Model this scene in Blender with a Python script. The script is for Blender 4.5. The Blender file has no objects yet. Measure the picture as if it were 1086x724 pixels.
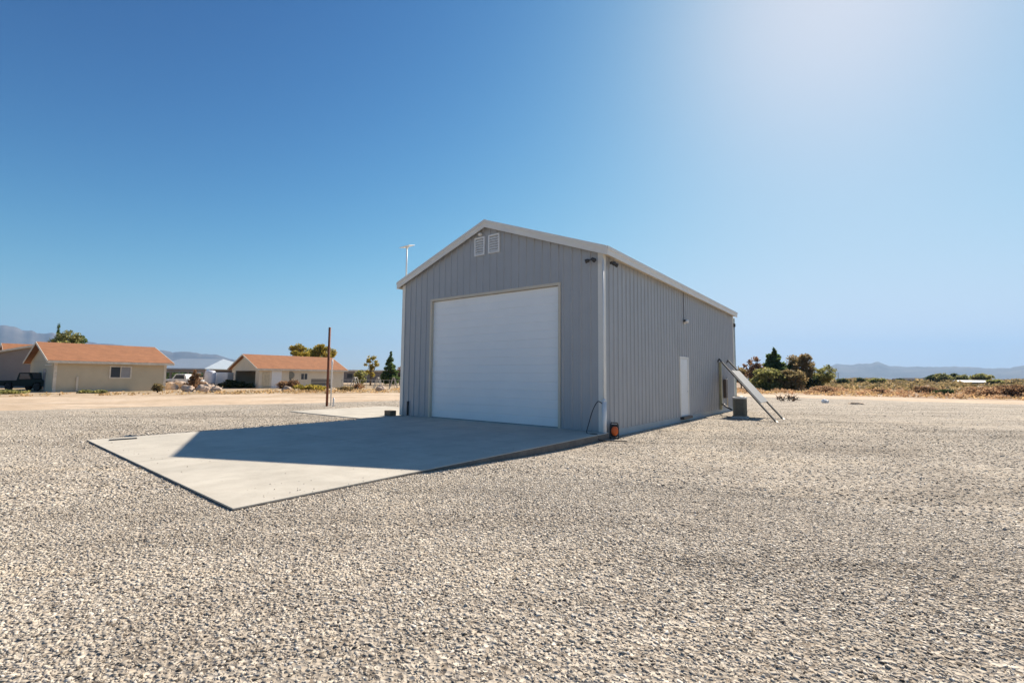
import bpy, math, random
import numpy as np
from mathutils import Vector, Matrix, noise as mnoise
random.seed(7); rng = np.random.default_rng(7)
S = bpy.context.scene
COL = S.collection
# ------------------------------------------------------------ camera frame
FPX, CX, CY, CAMH = 496.6, 543.0, 362.0, 1.5
R = Matrix([[0.9999578372666635, -0.009182793092347322, 0.0],
            [-0.0007010358103587035, -0.07633911008590301, -0.9970816660735895],
            [0.009155994635726717, 0.9970396263851881, -0.07634232888715817]])
def ray(px, py): return (R @ Vector((px-CX, -(py-CY), -FPX))).normalized()
def G(px, py, z=-0.18):
    d = ray(px, py); t = (z-CAMH)/d.z
    return Vector((d.x*t, d.y*t, z))
def AT(px, Y, z=-0.18):
    """ground point in the column px of the photograph, Y metres ahead"""
    d = ray(px, 400); return Vector((d.x/d.y*Y, Y, z))
def HZ(px, py, P):
    d = ray(px, py); return CAMH + d.z*math.hypot(P[0], P[1])/math.hypot(d.x, d.y)
# ------------------------------------------------------------ materials
def nodes(name):
    m = bpy.data.materials.new(name); m.use_nodes = True
    nt = m.node_tree; b = nt.nodes['Principled BSDF']
    return m, nt, b
def N(nt, t, **kw):
    n = nt.nodes.new(t)
    for k, v in kw.items():
        if k in n.inputs.keys() if hasattr(n.inputs, 'keys') else False: n.inputs[k].default_value = v
        else: setattr(n, k, v)
    return n
def coords(nt, obj=True):
    tc = nt.nodes.new('ShaderNodeTexCoord'); return tc.outputs['Object' if obj else 'Generated']
def noise_tex(nt, scale, detail=4, rough=.6, vec=None, dist=0):
    n = nt.nodes.new('ShaderNodeTexNoise'); n.inputs['Scale'].default_value = scale
    n.inputs['Detail'].default_value = detail; n.inputs['Roughness'].default_value = rough
    n.inputs['Distortion'].default_value = dist
    if vec is not None: nt.links.new(vec, n.inputs['Vector'])
    return n
def ramp(nt, fac, stops):
    r = nt.nodes.new('ShaderNodeValToRGB'); nt.links.new(fac, r.inputs['Fac'])
    e = r.color_ramp.elements
    while len(e) < len(stops): e.new(.5)
    for el, (p, c) in zip(e, stops):
        el.position = p; el.color = (c[0], c[1], c[2], 1)
    return r.outputs['Color']
def mixc(nt, fac, a, b, mode='MIX'):
    m = nt.nodes.new('ShaderNodeMix'); m.data_type = 'RGBA'; m.blend_type = mode
    for s, v in ((m.inputs['Factor'], fac), (m.inputs['A'], a), (m.inputs['B'], b)):
        if hasattr(v, 'is_linked') or hasattr(v, 'links'): nt.links.new(v, s)
        elif isinstance(v, (int, float)): s.default_value = v
        else: s.default_value = (v[0], v[1], v[2], 1)
    return m.outputs['Result']
def pick(m, i):  # colour sockets of Mix share names
    return m
def mixrgb(nt, fac, a, b, mode='MIX'):
    m = nt.nodes.new('ShaderNodeMixRGB'); m.blend_type = mode
    for s, v in ((m.inputs[0], fac), (m.inputs[1], a), (m.inputs[2], b)):
        if isinstance(v, bpy.types.NodeSocket): nt.links.new(v, s)
        elif isinstance(v, (int, float)): s.default_value = v
        else: s.default_value = (v[0], v[1], v[2], 1)
    return m.outputs[0]
def bump(nt, b, h, strength=.3, dist=.02):
    n = nt.nodes.new('ShaderNodeBump'); n.inputs['Strength'].default_value = strength
    n.inputs['Distance'].default_value = dist; nt.links.new(h, n.inputs['Height']); nt.links.new(n.outputs['Normal'], b.inputs['Normal'])
def mat(name, col, rough=.6, metal=0, var=.18, scale=3, bmp=0, bscale=60, spec=.5, fine=None):
    m, nt, b = nodes(name)
    v = coords(nt)
    n = noise_tex(nt, scale, 6, .65, v)
    lo = tuple(c*(1-var) for c in col); hi = tuple(min(1, c*(1+var)) for c in col)
    c = ramp(nt, n.outputs['Fac'], [(.3, lo), (.7, hi)])
    if fine:
        n2 = noise_tex(nt, fine, 3, .7, v)
        c = mixrgb(nt, .5, c, ramp(nt, n2.outputs['Fac'], [(.3, (.72,)*3), (.7, (1.15,)*3)]), 'MULTIPLY')
    nt.links.new(c, b.inputs['Base Color'])
    b.inputs['Roughness'].default_value = rough; b.inputs['Metallic'].default_value = metal
    b.inputs['Specular IOR Level'].default_value = spec
    if bmp:
        n3 = noise_tex(nt, bscale, 4, .6, v); bump(nt, b, n3.outputs['Fac'], bmp, .01)
    return m
def leafmat(name, c1, c2, c3):
    m, nt, b = nodes(name)
    g = nt.nodes.new('ShaderNodeNewGeometry')
    c = ramp(nt, g.outputs['Random Per Island'], [(0, c1), (.5, c2), (1, c3)])
    nz = noise_tex(nt, .9, 3, .7, coords(nt))
    c = mixrgb(nt, 1.0, c, ramp(nt, nz.outputs['Fac'], [(.3, (.8,.82,.75)), (.5, (1.25,1.25,1.2)), (.68, (1.7,1.55,1.4))]), 'MULTIPLY')
    nt.links.new(c, b.inputs['Base Color']); b.inputs['Roughness'].default_value = .6
    b.inputs['Specular IOR Level'].default_value = .25
    tr = nt.nodes.new('ShaderNodeBsdfTranslucent'); nt.links.new(c, tr.inputs['Color'])
    mx = nt.nodes.new('ShaderNodeMixShader'); mx.inputs[0].default_value = .62
    nt.links.new(b.outputs[0], mx.inputs[1]); nt.links.new(tr.outputs[0], mx.inputs[2])
    nt.links.new(mx.outputs[0], nt.nodes['Material Output'].inputs['Surface'])
    return m
# ------------------------------------------------------------ mesh building
class MB:
    def __init__(s): s.v = []; s.f = []
    def add(s, vs, fs):
        o = len(s.v); s.v += [tuple(v) for v in vs]; s.f += [tuple(i+o for i in f) for f in fs]; return s
    def box(s, x0, x1, y0, y1, z0, z1):
        return s.add([(x0,y0,z0),(x1,y0,z0),(x1,y1,z0),(x0,y1,z0),(x0,y0,z1),(x1,y0,z1),(x1,y1,z1),(x0,y1,z1)],
                     [(0,3,2,1),(4,5,6,7),(0,1,5,4),(1,2,6,5),(2,3,7,6),(3,0,4,7)])
    def bar(s, a, b, w, h=None, up=(0,0,1)):
        """rectangular bar from a to b"""
        h = h or w; a = Vector(a); b = Vector(b); d = (b-a).normalized(); up = Vector(up)
        if abs(d.dot(up)) > .98: up = Vector((1,0,0))
        x = d.cross(up).normalized(); y = x.cross(d)
        q = [(-w/2,-h/2),(w/2,-h/2),(w/2,h/2),(-w/2,h/2)]
        vs = [a+x*i+y*j for i, j in q]+[b+x*i+y*j for i, j in q]
        return s.add(vs, [(0,3,2,1),(4,5,6,7),(0,1,5,4),(1,2,6,5),(2,3,7,6),(3,0,4,7)])
    def tube(s, pts, r, n=10, cap=True):
        pts = [Vector(p) for p in pts]; rs = r if isinstance(r, (list, tuple)) else [r]*len(pts)
        rings = []; px = None
        for i, p in enumerate(pts):
            d = (pts[min(i+1, len(pts)-1)]-pts[max(i-1, 0)]).normalized()
            if px is None: px = d.orthogonal().normalized()
            else: px = (px-d*px.dot(d)).normalized()
            y = d.cross(px)
            rings.append([p+(px*math.cos(2*math.pi*k/n)+y*math.sin(2*math.pi*k/n))*rs[i] for k in range(n)])
        vs = [q for ri in rings for q in ri]; fs = []
        for i in range(len(pts)-1):
            for k in range(n):
                fs.append((i*n+k, i*n+(k+1) % n, (i+1)*n+(k+1) % n, (i+1)*n+k))
        if cap: fs.append(tuple(range(n))[::-1]); fs.append(tuple((len(pts)-1)*n+k for k in range(n)))
        return s.add(vs, fs)
    def lathe(s, prof, c=(0,0,0), n=24):
        vs = []; fs = []
        for r, z in prof:
            for k in range(n): vs.append((c[0]+r*math.cos(2*math.pi*k/n), c[1]+r*math.sin(2*math.pi*k/n), c[2]+z))
        for i in range(len(prof)-1):
            for k in range(n): fs.append((i*n+k, i*n+(k+1) % n, (i+1)*n+(k+1) % n, (i+1)*n+k))
        fs.append(tuple(range(n))[::-1]); fs.append(tuple((len(prof)-1)*n+k for k in range(n)))
        return s.add(vs, fs)
    def prism(s, poly, axis, a, b):
        """poly: 2D outline extruded along axis ('x' or 'y') from a to b"""
        n = len(poly)
        f = (lambda p, t: (t, p[0], p[1])) if axis == 'x' else ((lambda p, t: (p[0], t, p[1])) if axis == 'y' else (lambda p, t: (p[0], p[1], t)))
        vs = [f(p, a) for p in poly]+[f(p, b) for p in poly]
        fs = [tuple(range(n)), tuple(range(2*n-1, n-1, -1))]+[(i, (i+1) % n, n+(i+1) % n, n+i) for i in range(n)]
        return s.add(vs, fs)
    def build(s, name, m, parent=None, smooth=False, bevel=0, **tags):
        me = bpy.data.meshes.new(name); me.from_pydata(s.v, [], s.f); me.validate(); me.update()
        o = bpy.data.objects.new(name, me); COL.objects.link(o)
        if m: me.materials.append(m)
        import bmesh
        bm = bmesh.new(); bm.from_mesh(me); bmesh.ops.recalc_face_normals(bm, faces=bm.faces); bm.to_mesh(me); bm.free()
        if smooth:
            me.polygons.foreach_set('use_smooth', [True]*len(me.polygons))
        if bevel:
            b = o.modifiers.new('bevel', 'BEVEL'); b.width = bevel; b.segments = 2; b.limit_method = 'ANGLE'
        if parent: o.parent = parent
        for k, v in tags.items(): o['category' if k == 'cat' else k] = v
        return o
def thing(name, label, cat, loc, rz=0, group=None):
    o = bpy.data.objects.new(name, None); COL.objects.link(o); o.empty_display_size = .2
    o.location = loc; o.rotation_euler = (0, 0, rz); o['label'] = label; o['category'] = cat
    if group: o['group'] = group
    return o
def copy_tree(o, parent=None):
    c = o.copy(); COL.objects.link(c)
    if parent: c.parent = parent
    for ch in [x for x in o.children]: copy_tree(ch, c)
    return c
# ------------------------------------------------------------ garage frame
AZ = math.radians(37.24)               # azimuth of the garage's long axis (from +Y, clockwise)
Cn = Vector((2.5706, 13.195, 0))       # near right corner of the garage, slab level
RZ = -AZ
Lx = Vector((math.cos(AZ), -math.sin(AZ), 0)); Ly = Vector((math.sin(AZ), math.cos(AZ), 0))
def W(x, y, z=0): return Cn+Lx*x+Ly*y+Vector((0, 0, z))     # garage frame -> world
def loc_xy(P): q = Vector(P)-Cn; return q.dot(Lx), q.dot(Ly)
def sm(a, b, t):
    t = max(0., min(1., (t-a)/(b-a))); return t*t*(3-2*t)
def zg(x, y):
    lx, ly = loc_xy((x, y, 0))
    near = (1-sm(-8, -2, ly))*sm(-26, -14, lx)*(1-sm(14, 26, lx))
    near = max(near, sm(-20, -15, lx)*(1-sm(-8.8, -8.4, lx))*(1-sm(4, 9, ly))*.82)
    return -0.18+0.148*near
GW, GD, EH, AH = 8.65, 16.1, 5.16, 6.74       # width, depth, eave, apex
# ------------------------------------------------------------ camera
cam = bpy.data.cameras.new('camera'); co = bpy.data.objects.new('camera', cam); COL.objects.link(co)
cam.sensor_width = 36; cam.sensor_fit = 'HORIZONTAL'; cam.lens = 36*FPX/1086
cam.clip_start = .05; cam.clip_end = 60000
co.matrix_world = Matrix.Translation((0, 0, CAMH)) @ R.to_4x4()
S.camera = co
# ------------------------------------------------------------ light
SUN_AZ, SUN_EL = math.radians(36.8), math.radians(38.3)
w = bpy.data.worlds.new('World'); S.world = w; w.use_nodes = True; nt = w.node_tree
bg = nt.nodes['Background']; sk = nt.nodes.new('ShaderNodeTexSky'); sk.sky_type = 'NISHITA'
sk.sun_disc = False; sk.sun_elevation = SUN_EL; sk.sun_rotation = SUN_AZ
sk.air_density = 1.0; sk.dust_density = .6; sk.ozone_density = 2.0; sk.altitude = 800
# film-like response of the sky: a power and a soft shoulder for each channel
sp_ = nt.nodes.new('ShaderNodeSeparateColor'); cb_ = nt.nodes.new('ShaderNodeCombineColor'); nt.links.new(sk.outputs[0], sp_.inputs[0])
def mth(op, a, b):
    n = nt.nodes.new('ShaderNodeMath'); n.operation = op
    for s_, v_ in zip(n.inputs, (a, b)):
        if isinstance(v_, bpy.types.NodeSocket): nt.links.new(v_, s_)
        else: s_.default_value = v_
    return n.outputs[0]
for k_, (A_, G_, B_) in enumerate(((.0225, 2.5, 1.05), (.0348, 2.4, 1.08), (.0320, 2.38, 1.0))):
    y_ = mth('MULTIPLY', mth('POWER', sp_.outputs[k_], G_), A_)
    y_ = mth('DIVIDE', y_, mth('ADD', mth('MULTIPLY', y_, B_), 1.0))
    nt.links.new(mth('MULTIPLY', y_, 5.59), cb_.inputs[k_])
nt.links.new(cb_.outputs[0], bg.inputs[0]); bg.inputs[1].default_value = .1
sl = bpy.data.lights.new('sun', 'SUN'); sl.energy = 4.8; sl.angle = math.radians(.53); sl.color = (1, .90, .76)
so = bpy.data.objects.new('sun', sl); COL.objects.link(so); so.location = (30, 40, 40)
sd = Vector((math.sin(SUN_AZ)*math.cos(SUN_EL), math.cos(SUN_AZ)*math.cos(SUN_EL), math.sin(SUN_EL)))
so.rotation_euler = (-sd).to_track_quat('-Z', 'Y').to_euler()
S.view_settings.view_transform = 'Standard'; S.view_settings.look = 'None'; S.view_settings.gamma = 1
S.view_settings.exposure = .84
S.cycles.volume_step_rate = 5 if hasattr(S.cycles, 'volume_step_rate') else 1

# ------------------------------------------------------------ ground materials
def ground_mat(name, cols, s1, s2, bmp=.4, rough=.95, patch=None):
    m, nt, b = nodes(name); v = coords(nt)
    n1 = noise_tex(nt, s1, 5, .6, v, .3); n2 = noise_tex(nt, s2, 6, .7, v)
    c = ramp(nt, n1.outputs['Fac'], [(.3, cols[0]), (.5, cols[1]), (.7, cols[2])])
    c = mixrgb(nt, .6, c, ramp(nt, n2.outputs['Fac'], [(.3, (.62,)*3), (.5, (1,)*3), (.72, (1.3,)*3)]), 'MULTIPLY')
    if patch:
        n3 = noise_tex(nt, patch[0], 5, .65, v, .5)
        f = ramp(nt, n3.outputs['Fac'], [(patch[1], (0,)*3), (patch[1]+.06, (1,)*3)])
        c = mixrgb(nt, f, c, patch[2])
    nt.links.new(c, b.inputs['Base Color']); b.inputs['Roughness'].default_value = rough
    b.inputs['Specular IOR Level'].default_value = .2
    bump(nt, b, n2.outputs['Fac'], bmp, .05)
    return m
def lot_tint(nt, c, v):
    """broad patches of fines and wheel-worn streaks, the same on the sheet and on the stones"""
    n1 = noise_tex(nt, .3, 6, .65, v, .8)
    c = mixrgb(nt, 1, c, ramp(nt, n1.outputs['Fac'], [(.3, (.80,.78,.76)), (.5, (1,1,1)), (.7, (1.14,1.12,1.08))]), 'MULTIPLY')
    mp = nt.nodes.new('ShaderNodeMapping'); mp.inputs['Rotation'].default_value = (0,0,math.radians(-14)); mp.inputs['Scale'].default_value = (.045, .5, 1)
    nt.links.new(v, mp.inputs['Vector'])
    n2 = noise_tex(nt, 1.5, 5, .65, mp.outputs[0], .3)
    return mixrgb(nt, 1, c, ramp(nt, n2.outputs['Fac'], [(.36, (.80,.79,.78)), (.47, (1,1,1)), (.55, (1,1,1)), (.68, (1.15,1.11,1.04))]), 'MULTIPLY')
def gravel_mat():
    m, nt, b = nodes('gravel'); v = coords(nt)
    vo = nt.nodes.new('ShaderNodeTexVoronoi'); vo.inputs['Scale'].default_value = 26; nt.links.new(v, vo.inputs['Vector'])
    vo2 = nt.nodes.new('ShaderNodeTexVoronoi'); vo2.inputs['Scale'].default_value = 9; nt.links.new(v, vo2.inputs['Vector'])
    sep = nt.nodes.new('ShaderNodeSeparateColor'); nt.links.new(vo.outputs['Color'], sep.inputs[0])
    sep2 = nt.nodes.new('ShaderNodeSeparateColor'); nt.links.new(vo2.outputs['Color'], sep2.inputs[0])
    c = ramp(nt, sep.outputs[0], [(0, (.25,.205,.16)), (.35, (.43,.37,.30)), (.75, (.52,.45,.365)), (1, (.66,.595,.50))])
    c2 = ramp(nt, sep2.outputs[1], [(0, (.72,)*3), (1, (1.22,)*3)])
    c = mixrgb(nt, .55, c, c2, 'MULTIPLY')
    c = lot_tint(nt, c, v)
    nt.links.new(c, b.inputs['Base Color']); b.inputs['Roughness'].default_value = .95; b.inputs['Specular IOR Level'].default_value = .15
    n4 = noise_tex(nt, 5, 4, .7, v)
    add = nt.nodes.new('ShaderNodeMath'); add.operation = 'ADD'; nt.links.new(vo.outputs['Distance'], add.inputs[0]); nt.links.new(n4.outputs['Fac'], add.inputs[1])
    bump(nt, b, add.outputs[0], .8, .03)
    return m
M_gravel = gravel_mat()
M_desert = ground_mat('desert', [(.30,.19,.12), (.40,.28,.18), (.52,.40,.28)], .05, .9, .5, patch=(.02, .55, (.26,.15,.085)))
M_road = ground_mat('sandy_dirt', [(.48,.355,.24), (.58,.445,.315), (.66,.53,.40)], .25, 2.5, .3)
nt = M_road.node_tree; b = nt.nodes['Principled BSDF']; src = b.inputs['Base Color'].links[0].from_socket
mp = nt.nodes.new('ShaderNodeMapping'); mp.inputs['Rotation'].default_value = (0, 0, -AZ*1.2+math.radians(90)+0); mp.inputs['Scale'].default_value = (.03, .9, 1)
mp.vector_type = 'TEXTURE' if False else 'POINT'
nt.links.new(coords(nt), mp.inputs['Vector']); nz = noise_tex(nt, 1.0, 5, .65, mp.outputs[0], .2)
nt.links.new(mixrgb(nt, 1, src, ramp(nt, nz.outputs['Fac'], [(.35, (.84,.83,.82)), (.5, (1,1,1)), (.65, (1.1,1.1,1.1))]), 'MULTIPLY'), b.inputs['Base Color'])
M_yard = ground_mat('yard_dirt', [(.36,.26,.16), (.48,.36,.24), (.58,.45,.32)], .2, 1.6, .5, patch=(.35, .55, (.25,.20,.10)))
# ------------------------------------------------------------ ground sheets
def sheet(name, nx, ny, fn, m, parent=None, **tags):
    b = MB(); vs = [fn(i/nx, j/ny) for j in range(ny+1) for i in range(nx+1)]
    fs = [(j*(nx+1)+i, j*(nx+1)+i+1, (j+1)*(nx+1)+i+1, (j+1)*(nx+1)+i) for j in range(ny) for i in range(nx)]
    b.add(vs, fs); return b.build(name, m, parent, True, **tags)
def disc():
    rs = [0, 20, 40, 60, 80, 110, 150, 200, 300, 500, 900, 1800, 4000, 8000, 15000]; n = 96
    b = MB(); vs = [(0, 0, -.2)]; fs = []
    for r in rs[1:]:
        for k in range(n):
            a = 2*math.pi*k/n; x, y = r*math.cos(a), r*math.sin(a)
            lx, ly = loc_xy((x, y, 0))
            z = -.22
            vs.append((x, y, z))
    for k in range(n): fs.append((0, 1+k, 1+(k+1) % n))
    for i in range(len(rs)-2):
        for k in range(n): fs.append((1+i*n+k, 1+(i+1)*n+k, 1+(i+1)*n+(k+1) % n, 1+i*n+(k+1) % n))
    b.add(vs, fs); return b.build('ground', M_desert, None, kind='structure')
disc()
def lerp_tab(tab, t):
    if t <= tab[0][0]: return tab[0][1]
    for (a, va), (c, vc) in zip(tab, tab[1:]):
        if t <= c: return va+(vc-va)*(t-a)/(c-a)
    return tab[-1][1]
# x is minus the distance left of the garage's right wall line; road edges taken along y
near_edge = [(-90, 36), (-9, 24.5), (-3, 23.4), (9, 19.8), (40, 15), (90, 8)]
far_edge = [(-90, 60), (-7.5, 42.6), (6, 37.7), (20, 31.7), (50, 24), (90, 16)]
def wob(t, s): return .35*math.sin(t*.7*s)+.22*math.sin(t*1.9*s+1)+.12*math.sin(t*4.3*s)
def lot(s, t):
    y = -80+t*(119.5+0)  # up to 39.5
    xl = -lerp_tab(near_edge, y)+wob(y, 1)*.6
    x = xl+(95-xl)*s
    yy = y+(wob(x, .6) if t == 1 else 0)
    p = W(x, yy); return (p.x, p.y, zg(p.x, p.y))
LOT = sheet('gravel_lot', 150, 150, lot, M_gravel, kind='structure')
def roadL(s, t):
    y = -80+t*170
    xa = -lerp_tab(near_edge, y)+1.5; xb = -lerp_tab(far_edge, y)+wob(y, .8)*.8
    p = W(xb+(xa-xb)*s, y); return (p.x, p.y, -.192)
sheet('dirt_road', 12, 200, roadL, M_road, kind='structure')
def roadR(s, t):
    x = -20+t*180; ya = 38+0*x; yb = 50+.03*x+wob(x, .5)
    p = W(x, ya+(yb-ya)*s); return (p.x, p.y, -.196)
sheet('sandy_track', 10, 160, roadR, M_road, kind='structure')
def yard(s, t):
    y = -30+t*120; xa = -lerp_tab(far_edge, y)+1.2; xb = -130
    p = W(xb+(xa-xb)*s, y); return (p.x, p.y, -.204)
sheet('yard_ground', 30, 60, yard, M_yard, kind='structure')

# ------------------------------------------------------------ concrete
def conc(name, col, stain=.1):
    m, nt, b = nodes(name); v = coords(nt)
    n = noise_tex(nt, .9, 6, .6, v, .4); n2 = noise_tex(nt, 40, 4, .7, v); n3 = noise_tex(nt, 3.5, 5, .6, v, .2)
    c = ramp(nt, n.outputs['Fac'], [(.3, tuple(q*(1-stain) for q in col)), (.6, col), (.8, tuple(min(1, q*1.06) for q in col))])
    c = mixrgb(nt, .5, c, ramp(nt, n3.outputs['Fac'], [(.35, (.9,.89,.87)), (.6, (1.04,)*3)]), 'MULTIPLY')
    c = mixrgb(nt, .5, c, ramp(nt, n2.outputs['Fac'], [(.3, (.88,)*3), (.7, (1.08,)*3)]), 'MULTIPLY')
    nt.links.new(c, b.inputs['Base Color']); b.inputs['Roughness'].default_value = .85; b.inputs['Specular IOR Level'].default_value = .3
    bump(nt, b, n2.outputs['Fac'], .15, .004); return m
M_conc = conc('concrete', (.59,.54,.455), .16)
nt = M_conc.node_tree; b = nt.nodes['Principled BSDF']; src = b.inputs['Base Color'].links[0].from_socket
mp = nt.nodes.new('ShaderNodeMapping'); mp.inputs['Scale'].default_value = (1.6, .09, 1); nt.links.new(coords(nt), mp.inputs['Vector'])
nz = noise_tex(nt, 1.3, 4, .6, mp.outputs[0], .4)
nt.links.new(mixrgb(nt, 1, src, ramp(nt, nz.outputs['Fac'], [(.34, (.95,.945,.94)), (.46, (1,1,1)), (.7, (1.01,1.01,1.01))]), 'MULTIPLY'), b.inputs['Base Color'])
M_conc_dark = conc('foundation_concrete', (.48,.50,.50))
slab = MB()
Y0, Y1 = -9.64, -.02
xs = [-8.2, -4.1, .17]; ys = [Y0, -5.6, -1.9, Y1]
g = .010
for i in range(2):
    for j in range(3):
        x0, x1 = xs[i]+(g if i else 0), xs[i+1]-(g if i == 0 else 0)
        y0, y1 = ys[j]+(g if j else 0), ys[j+1]-(g if j < 2 else 0)
        slab.box(x0, x1, y0, y1, -.22, 0)
slab.box(xs[0]+.02, xs[2]-.02, Y0+.02, Y1-.02, -.21, -.018)
slab.v = [(x, y+(.04*-x if y < -9 else 0), z) for x, y, z in slab.v]
o = slab.build('concrete_pad', M_conc, None, kind='structure', bevel=.004); o.location = Cn; o.rotation_euler = (0,0,RZ)
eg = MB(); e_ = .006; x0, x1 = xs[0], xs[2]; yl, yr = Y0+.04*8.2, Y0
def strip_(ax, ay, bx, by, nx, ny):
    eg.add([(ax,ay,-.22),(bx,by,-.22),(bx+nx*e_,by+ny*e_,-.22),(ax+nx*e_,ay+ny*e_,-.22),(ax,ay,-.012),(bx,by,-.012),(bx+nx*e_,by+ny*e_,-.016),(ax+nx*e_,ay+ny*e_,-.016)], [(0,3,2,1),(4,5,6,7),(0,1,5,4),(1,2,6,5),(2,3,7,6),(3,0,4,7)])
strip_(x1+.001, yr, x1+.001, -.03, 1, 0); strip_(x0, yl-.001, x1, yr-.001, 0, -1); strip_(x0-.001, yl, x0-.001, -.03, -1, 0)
eg.build('dark_edge_strip', mat('dark_edge_concrete', (.17,.15,.13), .95, 0, .3, 2.5, bmp=.6, bscale=30, fine=25), o)  # thin strip, darker than the pad, along its right, front and left edges
o = MB().box(-13.9, -GW-.03, -1.7, 3.3, -.22, -.03).build('concrete_apron', M_conc, None, kind='structure', bevel=.006)
o.location = Cn; o.rotation_euler = (0,0,RZ)

# ------------------------------------------------------------ gravel stones
def stones(name, n, rmin, rmax, smin, smax, seed, label, fall=.55):
    r_ = np.random.default_rng(seed)
    rad = rmin+(rmax-rmin)*r_.random(n)**fall; az = r_.uniform(-math.radians(54), math.radians(54), n)
    x = rad*np.sin(az); y = rad*np.cos(az)
    # patchiness: thin the stones where fines show
    qx = x-Cn.x; qy = y-Cn.y
    lx = qx*Lx.x+qy*Lx.y; ly = qx*Ly.x+qy*Ly.y
    ins = ((lx > -8.21) & (lx < .17) & (ly > Y0-.01-.04*lx) & (ly < GD+.2)) | ((lx > -GW-.2) & (lx < .02) & (ly > 0) & (ly < GD+.2)) | ((lx > -14) & (lx < -GW) & (ly > -1.8) & (ly < 3.4))
    patch = np.sin(x*.9+1.3*np.sin(y*.7))*np.sin(y*1.1+1.7*np.sin(x*.5))
    keep = ~ins & (r_.random(n) > .12+.22*(patch > .2)) & (lx > -21)
    x, y, lx, ly = x[keep], y[keep], lx[keep], ly[keep]; n = len(x)
    def s_(a, b, t): t = np.clip((t-a)/(b-a), 0, 1); return t*t*(3-2*t)
    nr_ = (1-s_(-8, -2, ly))*s_(-26, -14, lx)*(1-s_(14, 26, lx))
    z0 = -.18+.148*np.maximum(nr_, s_(-20, -15, lx)*(1-s_(-8.8, -8.4, lx))*(1-s_(4, 9, ly))*.82)
    size = smin+(smax-smin)*r_.random(n)**3.2
    base = np.array([(-1,-1,-1),(1,-1,-1),(1,1,-1),(-1,1,-1),(-.8,-.8,1),(.8,-.8,1),(.8,.8,1),(-.8,.8,1)], float)*.5
    faces = np.array([(0,3,2,1),(4,5,6,7),(0,1,5,4),(1,2,6,5),(2,3,7,6),(3,0,4,7)])
    V = np.repeat(base[None], n, 0)+r_.normal(0, .14, (n, 8, 3))
    sc = np.stack([r_.uniform(.7, 1.35, n), r_.uniform(.6, 1., n), r_.uniform(.17, .4, n)], 1)*size[:, None]
    V = V*sc[:, None, :]
    # random rotation: tilt then spin
    def rot(V, a, i, j):
        c, s = np.cos(a)[:, None], np.sin(a)[:, None]; A = V[..., i]*c-V[..., j]*s; B = V[..., i]*s+V[..., j]*c
        V[..., i] = A; V[..., j] = B
    rot(V, r_.normal(0, .33, n), 1, 2); rot(V, r_.normal(0, .33, n), 0, 2); rot(V, r_.uniform(0, 6.28, n), 0, 1)
    V[..., 0] += x[:, None]; V[..., 1] += y[:, None]; V[..., 2] += (z0+size*(r_.uniform(-.1, .08, n)))[:, None]
    me = bpy.data.meshes.new(name); me.vertices.add(n*8); me.vertices.foreach_set('co', V.reshape(-1).astype(np.float32))
    F = (faces[None]+(np.arange(n)*8)[:, None, None]).reshape(-1)
    me.loops.add(len(F)); me.loops.foreach_set('vertex_index', F.astype(np.int32))
    me.polygons.add(n*6); me.polygons.foreach_set('loop_start', np.arange(0, n*24, 4, dtype=np.int32))
    me.update(calc_edges=True)
    at = me.attributes.new('stone_tint', 'FLOAT', 'POINT')
    at.data.foreach_set('value', np.repeat(r_.random(n), 8).astype(np.float32))
    o = bpy.data.objects.new(name, me); COL.objects.link(o); me.materials.append(M_stone)
    o['kind'] = 'stuff'; o['label'] = label; o['category'] = 'gravel'
    return o
M_stone, nt, b = nodes('crushed_stone')
a = nt.nodes.new('ShaderNodeAttribute'); a.attribute_name = 'stone_tint'
c = ramp(nt, a.outputs['Fac'], [(0, (.10,.08,.06)), (.08, (.21,.175,.14)), (.15, (.42,.36,.29)), (.5, (.52,.455,.37)), (.85, (.63,.565,.47)), (1, (.74,.68,.60))])
v = coords(nt); n_ = noise_tex(nt, 70, 3, .6, v)
c = mixrgb(nt, .6, c, ramp(nt, n_.outputs['Fac'], [(.3, (.78,)*3), (.7, (1.15,)*3)]), 'MULTIPLY')
c = lot_tint(nt, c, v)
nt.links.new(c, b.inputs['Base Color']); b.inputs['Roughness'].default_value = .85; b.inputs['Specular IOR Level'].default_value = .3
stones('gravel', 330000, 1.3, 7.8, .008, .029, 1, 'loose crushed grey and beige gravel in the foreground')
stones('gravel', 230000, 7.5, 24, .013, .045, 2, 'crushed gravel spread around the garage and the pad', 1.15)
stones('gravel', 45000, 14, 42, .02, .06, 3, 'scattered coarse gravel in the far half of the lot', 1.0)

def stray():
    r_ = random.Random(3); b = MB()
    for k in range(90):
        if r_.random() < .5: x, y = .15-abs(r_.gauss(0, .35)), r_.uniform(Y0+.2, -.3)
        else: x, y = r_.uniform(-8.1, .1), Y0+.05+abs(r_.gauss(0, .5))+.3
        if y > -.2 or x < -8.1: continue
        p = W(x, y, .004); q = r_.uniform(.003, .009)
        a = r_.uniform(0, 6.28); vs = []
        for zz, kk in ((0, 1), (q*.9, .7)):
            for t in range(5): vs.append((p.x+math.cos(a+t*1.257)*q*kk*r_.uniform(.7, 1.3), p.y+math.sin(a+t*1.257)*q*kk*r_.uniform(.7, 1.3), zz+.002))
        b.add(vs, [(0,1,2,3,4)[::-1], (5,6,7,8,9)]+[(i, (i+1) % 5, 5+(i+1) % 5, 5+i) for i in range(5)])
    o = b.build('stray_stones', mat('stray_stone', (.42,.36,.29), .9, 0, .3, 9), None, kind='stuff', label='stray bits of gravel kicked onto the concrete pad', cat='gravel')
stray()
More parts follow.
